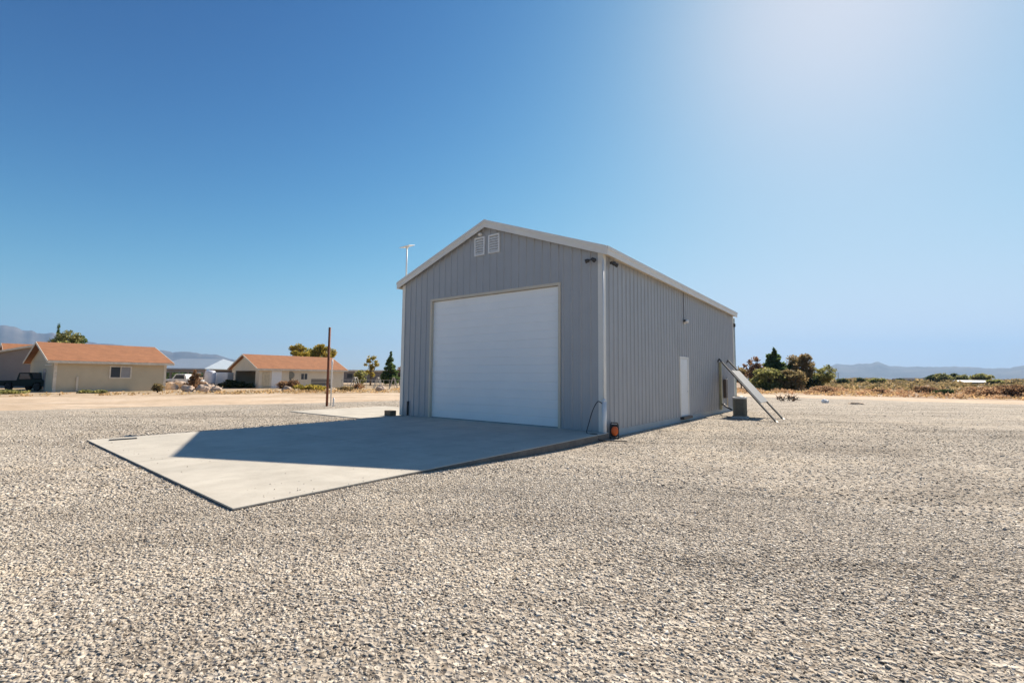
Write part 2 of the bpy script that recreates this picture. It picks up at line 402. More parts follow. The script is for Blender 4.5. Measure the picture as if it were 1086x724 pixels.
# ------------------------------------------------------------ garage
M_wall = mat('grey_steel_cladding', (.395,.40,.41), .45, 0, .05, 1.2, spec=.5)
M_trim = mat('white_trim', (.76,.73,.67), .5, 0, .05, 2)
M_beige = mat('beige_trim', (.62,.55,.44), .5, 0, .05, 2)
M_door = mat('white_sectional_door', (.88,.885,.88), .45, 0, .025, .8)
M_roofm = mat('pale_roof_steel', (.62,.60,.56), .45, .1, .08, 2)
M_black = mat('black_plastic', (.022,.023,.026), .5, 0, .2, 8)
M_dark = mat('dark_metal', (.06,.06,.062), .45, .4, .2, 6)
M_white = mat('white_paint', (.78,.78,.77), .45, 0, .05, 4)
M_alu = mat('aluminium', (.55,.56,.57), .4, .8, .08, 6)
gar = thing('metal_garage', 'large grey corrugated steel garage with a white roll-up door behind a concrete pad', 'garage', Cn, RZ)
def ribs(a, b, pitch=.3048, phase=0.05):
    """profile points (t, depth): flat pan with trapezoid ribs standing proud"""
    p = [(a, 0)]; t = a+phase
    while t+.09 < b:
        p += [(t, 0), (t+.024, .03), (t+.058, .03), (t+.082, 0)]
        # two small stiffeners in the pan
        for q in (.15, .22):
            if t+q+.02 < b and q+.02 < pitch: p += [(t+q, 0), (t+q+.007, .003), (t+q+.014, .003), (t+q+.021, 0)]
        t += pitch
    p.append((b, 0)); return p
def gable(x): return EH+(AH-EH)*(1-abs(x+GW/2)/(GW/2))
DX0, DX1, DH = -7.0, -1.47, 4.31
def wall_front():
    m = MB()
    def strip(x0, x1, z0, z1=None, ph=.05):
        p = ribs(x0, x1, phase=ph)
        if x0 < -GW/2 < x1: p = sorted(p+[(-GW/2, 0 if all(not (q[0] < -GW/2 < q2[0] and (q[1] or q2[1])) for q, q2 in zip(p, p[1:])) else .03)])
        vs = []; fs = []
        for x, d in p: vs += [(x, -d, z0), (x, -d, gable(x) if z1 is None else z1)]
        for i in range(len(p)-1): fs.append((2*i, 2*i+2, 2*i+3, 2*i+1))
        m.add(vs, fs)
    strip(-GW+.02, DX0-.06, 0.0); strip(DX1+.06, -.02, 0.0); strip(DX0-.06, DX1+.06, DH+.08)
    return m
wall_front().build('front_wall', M_wall, gar)
def wall_side(x, sgn, name, y0=.02, y1=GD-.02, hole=None):
    m = MB(); p = ribs(y0, y1)
    segs = [(y0, y1, 0.02)]
    if hole: segs = [(y0, hole[0], .02), (hole[0], hole[1], hole[2]), (hole[1], y1, .02)]
    for (a, b_, z0) in segs:
        p = ribs(a, b_); vs = []; fs = []
        for y, d in p: vs += [(x+sgn*d, y, z0), (x+sgn*d, y, EH)]
        for i in range(len(p)-1): fs.append((2*i, 2*i+2, 2*i+3, 2*i+1))
        m.add(vs, fs)
    return m.build(name, M_wall, gar)
SD0, SD1, SDH = 6.7, 7.78, 2.36
wall_side(0, 1, 'side_wall', hole=(SD0-.05, SD1+.05, SDH+.05)); wall_side(-GW, -1, 'side_wall')
bw = MB(); p = ribs(-GW+.02, -.02); vs = []; fs = []
for x, d in p: vs += [(x, GD+d, 0), (x, GD+d, gable(x))]
for i in range(len(p)-1): fs.append((2*i, 2*i+2, 2*i+3, 2*i+1))
bw.add(vs, fs).build('rear_wall', M_wall, gar)
MB().box(-GW-.01, .012, .03, GD+.03, -.3, 0.018).build('foundation', M_conc_dark, gar)
# roof: ribbed steel on a deck, two slopes
OV, OF = .20, .16                                  # eave and gable overhangs
sl_ = (AH-EH)/(GW/2)
def roof_slope(sgn, name):
    m = MB(); p = ribs(-OF, GD+OF, pitch=.3048); xc = -GW/2; xe = 0+OV if sgn > 0 else -GW-OV
    ze = EH-OV*sl_; T = .10; vs = []; fs = []
    for y, d in p: vs += [(xc, y, AH+T+d), (xe, y, ze+T+d)]
    for i in range(len(p)-1): fs.append((2*i, 2*i+2, 2*i+3, 2*i+1))
    m.add(vs, fs)
    # underside
    m.add([(xc, -OF, AH+.02), (xe, -OF, ze+.02), (xe, GD+OF, ze+.02), (xc, GD+OF, AH+.02)], [(0,1,2,3)])
    return m.build(name, M_roofm, gar)
roof_slope(1, 'roof'); roof_slope(-1, 'roof')
def rake(y, name):
    m = MB()
    for sgn in (1, -1):
        xe = OV+.02 if sgn > 0 else -GW-OV-.02; ze = EH-OV*sl_
        for (lo, hi, t) in ((-.13, .035, .03), (.036, .13, .05)):
            xm = -GW/2; yy0, yy1 = (y-t, y) if y < 0 else (y, y+t)
            m.add([(xm, yy0, AH+lo), (xe, yy0, ze+lo), (xe, yy0, ze+hi), (xm, yy0, AH+hi),
                   (xm, yy1, AH+lo), (xe, yy1, ze+lo), (xe, yy1, ze+hi), (xm, yy1, AH+hi)],
                  [(0,1,2,3),(7,6,5,4),(0,4,5,1),(3,2,6,7),(1,5,6,2),(0,3,7,4)])
    return m.build(name, M_trim, gar)
rake(-OF, 'rake_trim'); rake(GD+OF, 'rake_trim')
for x0 in (OV, -GW-OV-.03):
    ze = EH-OV*sl_
    m = MB().box(x0, x0+.03, -OF, GD+OF, ze-.115, ze+.04)
    m.box(x0-.012, x0+.05, -OF+.003, GD+OF-.003, ze+.041, ze+.13)
    m.build('eave_trim', M_trim, gar)
    MB().box(min(x0+(-.19 if x0 > 0 else .031), x0+(-.002 if x0 > 0 else .22)), max(x0+(-.19 if x0 > 0 else .031), x0+(-.002 if x0 > 0 else .22)), 0, GD, ze-.055, ze-.04).build('soffit', M_beige, gar)
MB().prism([(-GW/2-.16, AH+.055), (-GW/2, AH+.135), (-GW/2+.16, AH+.055), (-GW/2+.16, AH+.07), (-GW/2, AH+.15), (-GW/2-.16, AH+.07)], 'y', -OF-.01, GD+OF+.01).build('ridge_cap', M_trim, gar)
# corner trims
def corner(x, y, sx, sy):
    m = MB(); w_ = .13; t = .036
    ax, bx = sorted((x+sx*t, x-sx*w_)); ay, by = sorted((y+sy*t, y+sy*.001))
    m.box(ax, bx, ay, by, 0.0, EH-.05)
    ax, bx = sorted((x+sx*t, x+sx*.001)); ay, by = sorted((y-sy*.001, y-sy*w_))
    m.box(ax, bx, ay, by, 0.0, EH-.05)
    m.build('corner_trim', M_trim, gar)
corner(0, 0, 1, -1); corner(-GW, 0, -1, -1); corner(0, GD, 1, 1); corner(-GW, GD, -1, 1)
# roll-up door
dm = MB(); ns = 8; sh = (DH-.02)/ns
for k in range(ns):
    z0 = .012+k*sh; z1 = z0+sh
    prof = [(z0+.004, .012), (z0+.012, 0), (z0+sh*.46, 0), (z0+sh*.48, .006), (z0+sh*.52, .006), (z0+sh*.54, 0), (z1-.012, 0), (z1-.004, .012), (z1, .012)]
    if k == 0: prof = [(z0, .012)]+prof
    vs = []; fs = []
    nseg = 6
    for z, d in [(z0, .012)]+prof[0 if k else 1:]:
        for q in range(nseg+1): vs.append((DX0+(DX1-DX0)*q/nseg, .085+d, z))
    nr = len(vs)//(nseg+1)
    for i in range(nr-1):
        for q in range(nseg): fs.append((i*(nseg+1)+q, i*(nseg+1)+q+1, (i+1)*(nseg+1)+q+1, (i+1)*(nseg+1)+q))
    dm.add(vs, fs)
door = dm.build('roll_up_door', M_door, gar)
MB().box(DX0+.01, DX1-.01, .07, .115, .001, .03).build('bottom_seal', M_black, door)
dt = MB()
dt.box(DX0-.085, DX0, -.028, .12, 0, DH+.085); dt.box(DX1, DX1+.085, -.028, .12, 0, DH+.085); dt.box(DX0+.001, DX1-.001, -.027, .12, DH, DH+.085)
dt.build('door_frame', M_beige, gar, bevel=.004)
# vents in the gable
for (xa, xb) in ((-4.88, -4.42), (-4.25, -3.76)):
    f = MB(); z0, z1 = 5.70, 6.34
    for (a, b_, c_, d_) in ((xa, xa+.045, z0, z1), (xb-.045, xb, z0, z1)): f.box(a, b_, -.06, -.005, c_, d_)
    f.box(xa+.046, xb-.046, -.06, -.005, z0, z0+.045); f.box(xa+.046, xb-.046, -.06, -.005, z1-.045, z1)
    fr = f.build('gable_vent', M_white, gar)
    l = MB(); k = 0
    while z0+.07+k*.085 < z1-.06:
        zz = z0+.065+k*.085
        l.add([(xa+.045, -.052, zz), (xb-.045, -.052, zz), (xb-.045, -.012, zz+.07), (xa+.045, -.012, zz+.07), (xa+.045, -.044, zz-.004), (xb-.045, -.044, zz-.004), (xb-.045, -.008, zz+.06), (xa+.045, -.008, zz+.06)],
              [(0,1,2,3),(7,6,5,4),(0,4,5,1),(3,2,6,7),(1,5,6,2),(0,3,7,4)]); k += 1
    l.build('louver', M_white, fr)
MB().lathe([(.02, .0), (.07, .02), (.085, .06), (.06, .1), (.02, .115)], (-4.58, -.10, 6.36), 16).build('gable_light', M_trim, gar, True)
# side door
sdm = MB(); sdm.box(.0, .035, SD0+.07, SD1-.16, .02, SDH-.06)
sdo = sdm.build('side_door', M_white, gar, bevel=.004)
MB().tube([(.036, SD1-.23, 1.0), (.075, SD1-.23, 1.0), (.075, SD1-.31, 1.0)], .012, 8).build('door_handle', M_alu, sdo, True)
sf = MB(); sf.box(-.02, .045, SD0-.06, SD0+.065, 0.02, SDH+.04); sf.box(-.02, .045, SD1-.155, SD1-.03, 0.02, SDH+.04); sf.box(-.02, .044, SD0+.066, SD1-.156, SDH-.055, SDH+.04)
sf.box(-.02, .03, SD1-.029, SD1+.05, .02, SDH+.04)
sf.build('side_door_frame', M_trim, gar, bevel=.004)
MB().box(.013, .16, SD0-.02, SD1+.02, -.08, .016).build('threshold', M_dark, gar)
# wall lamp with conduit
wl = MB().box(.022, .06, 7.27, 7.43, 3.74, 3.92).build('wall_lamp', M_trim, gar, bevel=.01)
MB().lathe([(.03, -.06), (.075, -.04), (.075, .06), (.05, .08)], (.12, 7.38, 3.83), 14).build('lamp_globe', M_white, wl, True)
MB().lathe([(.02, -.05), (.05, -.02), (.055, .02), (.03, .05)], (.11, 7.12, 3.84), 12).build('lamp_sensor', M_dark, wl, True)
MB().tube([(.03, 7.3, 3.93), (.03, 7.3, 5.05)], .009, 6).build('conduit', M_dark, gar)
# flood lights at the front corner
def flood(name, base, d1, d2):
    m = MB(); b_ = Vector(base); m.lathe([(.055, -.03), (.055, .02), (.03, .04)], b_, 12)
    root = m.build(name, M_dark, gar, True)
    for d in (d1, d2):
        d = Vector(d); h = MB(); p = b_+d*.10
        h.tube([b_, p], .014, 6); h.tube([p, p+d*.05, p+d*.13], [.03, .055, .062], 12)
        h.build('lamp_head', M_dark, root, True)
flood('flood_light', (-.27, -.09, 4.92), (-.75, -.5, -.3), (.55, -.6, -.35))
flood('flood_light', (.09, .42, 4.86), (.6, .5, -.35), (.6, -.55, -.3))
MB().tube([(-8.2, -.045, .02), (-8.2, -.045, .55)], .035, 8).build('drain_stub', M_black, gar)
# antenna on the roof
an = thing('antenna', 'white flat satellite internet antenna on a short mast above the garage roof edge', 'antenna', W(-8.68, .12, 5.22), RZ)
MB().tube([(0,0,-.05), (0,0,1.42)], .028, 10).build('mast', M_white, an, True)
m = MB(); m.box(-.27, .27, -.17, .17, -.012, .012)
dsh = m.build('dish_panel', M_white, an, bevel=.012); dsh.location = (0, 0, 1.5); dsh.rotation_euler = (math.radians(13), math.radians(-5), math.radians(8))
MB().lathe([(.03, -.09), (.06, -.05), (.07, -.016)], (0,0,0), 12).build('dish_mount', M_white, dsh, True)
MB().tube([(-.04, .02, 1.4), (-.06, .02, .7), (-.03, .0, 0)], .008, 6).build('antenna_cable', M_dark, an)
# white standpipe at the corner
pp = thing('plastic_pipe', 'white plastic conduit pipe standing at the near corner of the garage', 'pipe', W(.075, -.09, -.22), RZ)
MB().tube([(0,0,0), (0,0,1.10)], .06, 20).build('pipe_sleeve', M_white, pp, True)
MB().tube([(-.01,0,1.09), (-.01,0,5.1)], .022, 12).build('upper_pipe', M_white, pp, True)
MB().lathe([(.063, 1.08), (.066, 1.10), (.05, 1.125), (.03, 1.14)], (0,0,0), 20).build('pipe_cap', M_white, pp, True)
P0 = W(.03, -.13, .80)
pts = [P0, W(-.06, -.22, .85), W(-.15, -.34, .62), W(-.22, -.45, .25), W(-.24, -.52, .012), W(.0, -.62, .012), W(.14, -.64, .0), W(.2, -.65, -.13), W(.5, -.6, -.13), W(.85, -.35, -.13)]
def smooth_path(P, n=8):
    out = []
    for i in range(len(P)-1):
        a, b_, c_, d_ = P[max(i-1, 0)], P[i], P[i+1], P[min(i+2, len(P)-1)]
        for k in range(n):
            t = k/n; out.append(.5*((2*b_)+(c_-a)*t+(2*a-5*b_+4*c_-d_)*t*t+(3*b_-a-3*c_+d_)*t**3))
    out.append(P[-1]); return out
MB().tube(smooth_path(pts), .013, 8).build('power_cable', M_black, None, True, label='black cable hanging from the white corner pipe and trailing onto the gravel', cat='cable')
# orange machine by the corner
M_orange = mat('orange_plastic', (.72,.13,.02), .4, 0, .08, 5)
om = thing('portable_machine', 'small orange and black portable machine on the gravel against the garage side wall', 'machine', W(.20, .27, -.19), RZ+.4); om.scale = (.78,.78,.76)
m = MB(); 
for sx in (-1, 1):
    m.tube(smooth_path([Vector((sx*.15,-.13,0)), Vector((sx*.15,-.13,.1)), Vector((sx*.14,-.1,.45)), Vector((sx*.10,-.02,.58)), Vector((sx*.10,.08,.58)), Vector((sx*.14,.14,.45)), Vector((sx*.15,.15,0))], 5), .019, 8)
m.tube([(-.1,-.02,.585), (.1,-.02,.585)], .019, 8); m.tube([(-.15,-.13,.06), (.15,-.13,.06)], .016, 8)
m.build('carry_frame', M_black, om, True)
m = MB(); m.lathe([(.03,0),(.10,.015),(.125,.06),(.125,.14),(.10,.17),(.04,.18)], (0,0,0), 20)
b1 = m.build('orange_housing', M_orange, om, True); b1.location = (.02, -.01, .30); b1.rotation_euler = (math.radians(90), 0, 0); b1.scale = (1, 1.35, 1)
MB().box(-.12, .12, -.03, .12, .07, .52).build('black_body', M_black, om, bevel=.03)
for sx in (-1, 1): MB().box(sx*.13-.03, sx*.13+.03, -.16, .17, -.01, .05).build('foot', M_dark, om, bevel=.01)
# block by the left corner
bk = W(-9.02, -.22, -.03)
o = MB().box(-.18, .2, -.14, .14, 0, .2).build('wood_block', mat('old_timber', (.16,.12,.08), .8, 0, .3, 9, fine=60), None, bevel=.012, label='dark weathered wooden block at the far left corner of the garage', cat='block'); o.location = bk; o.rotation_euler = (0,0,RZ)
# grate near the corner of the pad
gt = thing('drain_grate', 'dark metal strip grate lying near the left corner of the concrete pad', 'grate', W(-7.72, -8.78, .003), RZ+math.radians(84))
gt.scale = (.72, .8, 1)
m = MB(); m.box(-.34, .34, -.075, -.06, 0, .016); m.box(-.34, .34, .06, .075, 0, .016); m.box(-.34, -.32, -.059, .059, 0, .016); m.box(.32, .34, -.059, .059, 0, .016)
m.build('grate_rim', M_dark, gt)
m = MB()
for k in range(15): m.box(-.30+k*.041, -.277+k*.041, -.059, .059, 0.004, .013)
m.build('grate_bars', M_dark, gt)
MB().box(-.319, .319, -.059, .059, 0.0, .003).build('grate_pan', M_black, gt)
# air conditioner
M_acg = mat('ac_grey_green', (.24,.235,.19), .5, .2, .1, 4)
acp = G(783.5, 443.3, -.16); lx, ly = loc_xy(acp)
ac = thing('air_conditioner', 'round-cornered grey green air conditioner unit beside the garage wall', 'air conditioner', W(lx, ly+.3, -.17), RZ+.12); ac.scale = (.83, .83, 1)
MB().box(-.40, .40, -.40, .40, 0, .07).build('base_pad', M_conc_dark, ac, bevel=.01)
def rrect(r, a, n=5):
    q = []
    for (cx, cy, s) in ((a-r, a-r, 0), (-(a-r), a-r, 90), (-(a-r), -(a-r), 180), (a-r, -(a-r), 270)):
        for k in range(n+1):
            t = math.radians(s+90*k/n); q.append((cx+r*math.cos(t), cy+r*math.sin(t)))
    return q
MB().prism(rrect(.12, .285), 'z', .08, .84).build('condenser_core', M_black, ac)
m = MB(); rr = rrect(.13, .315, 7)
for i in range(len(rr)):
    for s in range(1 if i % 8 != 7 else 9):
        a_ = Vector((*rr[i], 0)); b_ = Vector((*rr[(i+1) % len(rr)], 0)); p = a_+(b_-a_)*(s/9 if i % 8 == 7 else 0)
        m.bar((p.x, p.y, .1), (p.x, p.y, .84), .016)
m.build('louver_guard', M_acg, ac)
MB().prism(rrect(.14, .33), 'z', .07, .12).build('base_band', M_acg, ac, bevel=.005)
cp = MB().prism(rrect(.14, .335), 'z', .84, .91).build('top_cap', M_trim, ac, bevel=.01)
MB().lathe([(.26, .911), (.25, .93), (.1, .945), (.02, .95)], (0,0,0), 24).build('fan_grille', M_dark, cp, True)
# pipes and boxes on the wall behind
m = MB(); m.box(.022, .12, 12.75, 12.92, .0, 2.35)
m.build('service_conduit', mat('ochre_conduit', (.42,.38,.24), .6), gar)
m = MB().box(.022, .16, 13.6, 13.95, .55, 1.5); m.build('electrical_panel', mat('panel_grey_brown', (.13,.10,.085), .5), gar, bevel=.01)
MB().tube([(.06, 14.2, 0), (.06, 14.2, 1.6)], .03, 8).build('wall_pipe', M_beige, gar, True)
m = MB().tube([(.1, 12.9, .25), (.35, 12.2, .3), (.55, 11.6, .25), (.9, 11.2, .12)], .04, 8); m.build('refrigerant_line', M_black, gar, True)
MB().tube([(.05, GD+.12, -.18), (.05, GD+.12, 4.9)], .05, 10).build('downspout', mat('pale_blue_pipe', (.45,.52,.52), .5), gar, True)
MB().box(-.05, .12, GD+.04, GD+.2, 4.42, 4.62).build('security_camera', M_black, gar, bevel=.02)
# leaning panel: two rails standing on the gravel, leaning against the wall further back
M_rail = mat('dull_steel_rail', (.16,.16,.155), .75, 0, .1, 6, spec=.2)
lp = thing('leaning_frame', 'long grey sheet panel on metal rails leaning down from the garage wall to the gravel', 'panel', W(2.94, 9.35, -.2), RZ)
RV = Vector((-2.86, 3.25, 2.70))
for dy in (0, 1.85):
    m = MB(); m.bar((0, dy, .02), RV+Vector((0, dy, 0)), .05, .07); m.build('rail', M_rail, lp, bevel=.004)
    q = RV+Vector((0, dy, 0)); MB().bar(q, q+Vector((-.07, .0, -.16)), .06, .05).build('hook', M_dark, lp)
    MB().bar(Vector((-.06, dy+.07, .07)), Vector((.06, dy-.05, -.01)), .08, .06).build('foot', M_dark, lp, bevel=.008)
pa = RV*.25; pb = RV*.77; nn = Vector((2.7, 0, 2.86)).normalized()
vs = []
for off in (.045, .07):
    for p, dy in ((pa, .03), (pa, 1.82), (pb, 1.82), (pb, .03)): vs.append(p+Vector((0, dy, 0))+nn*off)
MB().add(vs, [(0,1,2,3),(7,6,5,4),(0,4,5,1),(3,2,6,7),(1,5,6,2),(0,3,7,4)]).build('sheet_panel', mat('grey_sheet', (.18,.185,.19), .6, 0, .08, 3), lp)
for t in (.3, .5, .74):
    p = RV*t; MB().bar(p+Vector((0,.02,0)), p+Vector((0,1.83,0)), .035, .03).build('cross_bar', M_rail, lp)

# ------------------------------------------------------------ pole etc.
M_rust = mat('rusty_steel', (.19,.06,.03), .75, .0, .3, 5, fine=40)
P = G(346.5, 432.5, -.18); H = HZ(348, 347, P)
o = MB().tube([(0,0,-.1), (0,0,H+.18)], .062, 16).build('steel_pole', M_rust, None, True, label='tall rusty brown steel pole standing bare beside the small apron', cat='pole'); o.location = (P.x, P.y, -.18)
P = G(350.6, 431.5, -.18); H = HZ(351, 382, P)
o = MB().tube([(0,0,-.1), (0,0,H-.1), (0,0,H), (0,0,H+.25)], [.035,.035,.055,.03], 12).build('conduit_post', M_white, None, True, label='slim white post standing just right of the rusty pole', cat='post'); o.location = (P.x, P.y, -.18)
P = G(353.5, 433, -.18); H = HZ(353.5, 421.5, P)
o = MB().tube([(0,0,-.1), (0,0,H+.1), (0,0,H+.18)], [.045,.045,.03], 12).build('pipe_stub', M_white, None, True, label='short white pipe stub near the foot of the rusty pole', cat='pipe'); o.location = (P.x, P.y, -.18)

# ------------------------------------------------------------ houses
M_roof_o = mat('orange_shingle', (.34,.145,.065), .9, 0, .16, 1.5, bmp=.4, bscale=14, fine=8)
M_stucco = mat('tan_stucco', (.55,.475,.34), .9, 0, .06, 1, bmp=.2, bscale=40)
M_stucco2 = mat('cream_stucco', (.68,.60,.47), .9, 0, .06, 1, bmp=.2, bscale=40)
M_fascia = mat('cream_fascia', (.68,.61,.50), .6)
M_glass, nt, b = nodes('window_glass'); b.inputs['Base Color'].default_value = (.05,.06,.07,1); b.inputs['Roughness'].default_value = .1
M_glass_l = mat('curtained_glass', (.30,.30,.31), .2, 0, .1, 3)
def house(name, label, corner_pt, L, Wd, eave, apex, wallm, roofm, ov=.45, trim=True, open_gable=None):
    """near corner at origin; ridge along +y; gable end at y=0; body extends to -x"""
    t = thing(name, label, 'house', corner_pt, RZ)
    m = MB(); m.box(-Wd, 0, 3.2 if open_gable else 0, L, 0, eave-.01)
    m.prism([(-Wd, eave), (0, eave), (-Wd/2, apex-.05)], 'y', 3.2 if open_gable else 0, L)
    if open_gable:
        a, b_, h = open_gable      # opening between x=a..b
        m.box(-Wd, a, 0, .15, 0, eave-.012); m.box(b_, 0, 0, .15, 0, eave-.012); m.box(a, b_, 0, .15, h, eave-.012)
        m.prism([(-Wd, eave-.008), (0, eave-.008), (-Wd/2, apex-.06)], 'y', 0, .15)
        m.box(-Wd, -Wd+.15, .151, 3.199, 0, eave-.012); m.box(-.15, 0, .151, 3.199, 0, eave-.012)
    m.build('wall', wallm, t)
    s = (apex-eave)/(Wd/2); rf = None
    m = MB()
    for sg in (1, -1):
        xe = ov if sg > 0 else -Wd-ov; ze = eave-ov*s
        m.add([(-Wd/2, -ov, apex), (xe, -ov, ze), (xe, L+ov, ze), (-Wd/2, L+ov, apex),
               (-Wd/2, -ov, apex+.14), (xe, -ov, ze+.14), (xe, L+ov, ze+.14), (-Wd/2, L+ov, apex+.14)],
              [(0,1,2,3),(7,6,5,4),(0,4,5,1),(3,2,6,7),(1,5,6,2),(0,3,7,4)])
    m.build('roof', roofm, t)
    m = MB(); ze = eave-ov*s
    m.box(ov+.002, ov+.045, -ov, L+ov, ze-.1, ze+.12); m.box(-Wd-ov-.045, -Wd-ov-.002, -ov, L+ov, ze-.1, ze+.12)
    for yy in (-ov-.04, L+ov+.002):
        for sg in (1, -1):
            xe = ov if sg > 0 else -Wd-ov
            m.add([(-Wd/2, yy, apex-.06), (xe, yy, ze-.08), (xe, yy, ze+.14), (-Wd/2, yy, apex+.145),
                   (-Wd/2, yy+.038, apex-.06), (xe, yy+.038, ze-.08), (xe, yy+.038, ze+.14), (-Wd/2, yy+.038, apex+.145)],
                  [(0,1,2,3),(7,6,5,4),(0,4,5,1),(3,2,6,7),(1,5,6,2),(0,3,7,4)])
    m.build('fascia', M_fascia, t)
    return t
def window(t, y0, y1, z0, z1, frame=.1, m2=None):
    """on the long wall x=0"""
    f = MB(); f.box(.002, .05, y0-frame, y0, z0-frame, z1+frame); f.box(.002, .05, y1, y1+frame, z0-frame, z1+frame)
    f.box(.002, .049, y0+.001, y1-.001, z0-frame, z0); f.box(.002, .049, y0+.001, y1-.001, z1, z1+frame)
    f.box(.002, .045, (y0+y1)/2-.03, (y0+y1)/2+.03, z0+.001, z1-.001)
    o = f.build('window', M_fascia, t)
    MB().box(.004, .02, y0, (y0+y1)/2-.031, z0, z1).build('pane', M_glass, o); MB().box(.004, .022, (y0+y1)/2+.031, y1, z0, z1).build('pane', m2 or M_glass, o)
    return o
# nearest house
c1 = Vector((-41.16, 42.18, -.2))
h1 = house('tan_house', 'tan stucco house with an orange shingle gable roof nearest across the dirt road', c1, 8.5, 12.0, 2.85, 4.6, M_stucco, M_roof_o, .5)
window(h1, 4.0, 5.5, 1.35, 2.35, .12, M_glass_l)
MB().box(.003, .03, 0.0, .22, 0, 2.7).build('corner_board', M_fascia, h1); MB().box(.003, .03, 8.28, 8.5, 0, 2.7).build('corner_board', M_fascia, h1)
MB().box(-4.6, -3.4, -.03, -.004, .05, 2.1).build('door', M_glass_l, h1)
MB().box(-4.0, -.6, -.05, -.004, 2.4, 2.5).build('gable_band', M_fascia, h1)
MB().box(.004, .12, 1.55, 1.7, .1, 1.4).build('utility_box', M_beige, h1)
# second house with carport
c2 = Vector((-32.44, 60.3, -.2))
h2 = house('cream_house', 'long cream house with an orange roof and a dark open garage at its left end', c2, 12.2, 8.0, 2.6, 4.35, M_stucco2, M_roof_o, .45, open_gable=(-6.9, -1.0, 2.25))
window(h2, 5.6, 6.5, 1.15, 1.95, .1)
MB().box(-6.85, -1.05, 3.1, 3.19, 0, 2.4).build('garage_dark_panel', M_black, h2)  # black panel: the darkness inside the open garage is put into its colour
MB().box(.003, .04, .4, 1.35, .05, 2.1).build('door', mat('buff_door', (.55,.47,.32), .6), h2)
MB().box(.003, .05, 1.6, 2.9, .0, 2.3).build('white_panel', M_white, h2)
MB().box(.003, .03, 11.95, 12.2, 0, 2.35).build('corner_board', M_fascia, h2)
MB().box(.003, .05, 9.9, 10.6, 1.1, 1.95).build('shutter', M_fascia, h2)
# house behind at far left edge
M_brown = mat('grey_brown_siding', (.27,.23,.21), .85, 0, .06, 1)
nbp = AT(43, 54); nbH = HZ(43, 365, nbp)+.05; nbL = nbH-2.2
nb = thing('brown_building', 'plain grey brown building with a low white-edged roof at the far left edge', 'building', (nbp.x, nbp.y, -.2), 0)
wN = 12
MB().add([(-wN,0,0),(0,0,0),(0,0,nbH),(-wN,0,nbL),(-wN,2.5,0),(0,2.5,0),(0,2.5,nbH),(-wN,2.5,nbL)], [(0,1,2,3),(7,6,5,4),(0,4,5,1),(3,2,6,7),(1,5,6,2),(0,3,7,4)]).build('wall', M_brown, nb)
MB().add([(-wN-.4,-.4,nbL+.01),(.2,-.4,nbH+.03),(.2,2.9,nbH+.03),(-wN-.4,2.9,nbL+.01),(-wN-.4,-.4,nbL+.22),(.2,-.4,nbH+.24),(.2,2.9,nbH+.24),(-wN-.4,2.9,nbL+.22)], [(0,1,2,3),(7,6,5,4),(0,4,5,1),(3,2,6,7),(1,5,6,2),(0,3,7,4)]).build('roof', M_fascia, nb)
fp = AT(6, 82)
fh = house('distant_house', 'orange roof just showing above the brown building at the left edge', Vector((fp.x, fp.y, -.2)), 10, 10, 4.4, 6.9, M_stucco2, M_roof_o, .4)
# pale metal roof barn between the houses
M_bluer = mat('pale_blue_steel', (.33,.38,.43), .4, .1, .06, 1)
P = AT(181, 70); bn = thing('metal_roof_barn', 'open barn with a pale blue steel roof between the two orange roofed houses', 'barn', Vector((P.x-3, P.y, -.2)), math.radians(-4))
E0, E1 = 2.5, 4.15
for (y0, z0, y1, z1) in ((0, E0, 7, E1), (7, E1, 14, E0)):
    xr0, xr1 = (8.4, 6.2) if z0 < z1 else (6.2, 8.4)
    MB().add([(-1,y0,z0),(xr0,y0,z0),(xr1,y1,z1),(-1,y1,z1),(-1,y0,z0+.12),(xr0,y0,z0+.12),(xr1,y1,z1+.12),(-1,y1,z1+.12)], [(0,1,2,3),(7,6,5,4),(0,4,5,1),(3,2,6,7),(1,5,6,2),(0,3,7,4)]).build('roof', M_bluer, bn)
MB().add([(8.41,0,E0),(8.41,14,E0),(6.21,7,E1),(8.41,0,E0+.1),(8.41,14,E0+.1),(6.21,7,E1+.1)], [(0,1,2),(3,5,4),(0,3,4,1),(1,4,5,2),(2,5,3,0)]).build('roof', M_bluer, bn)
MB().box(-1, 8.3, .3, .5, 2.0, E0-.02).build('header', M_brown, bn)
MB().box(-1, 8.2, 13.6, 13.8, 0, E0).build('rear_wall', M_brown, bn)
for x in (.2, 2.8, 5.5, 8.1): MB().box(x-.1, x+.1, .3, .5, 0, 1.99).build('post', M_brown, bn)

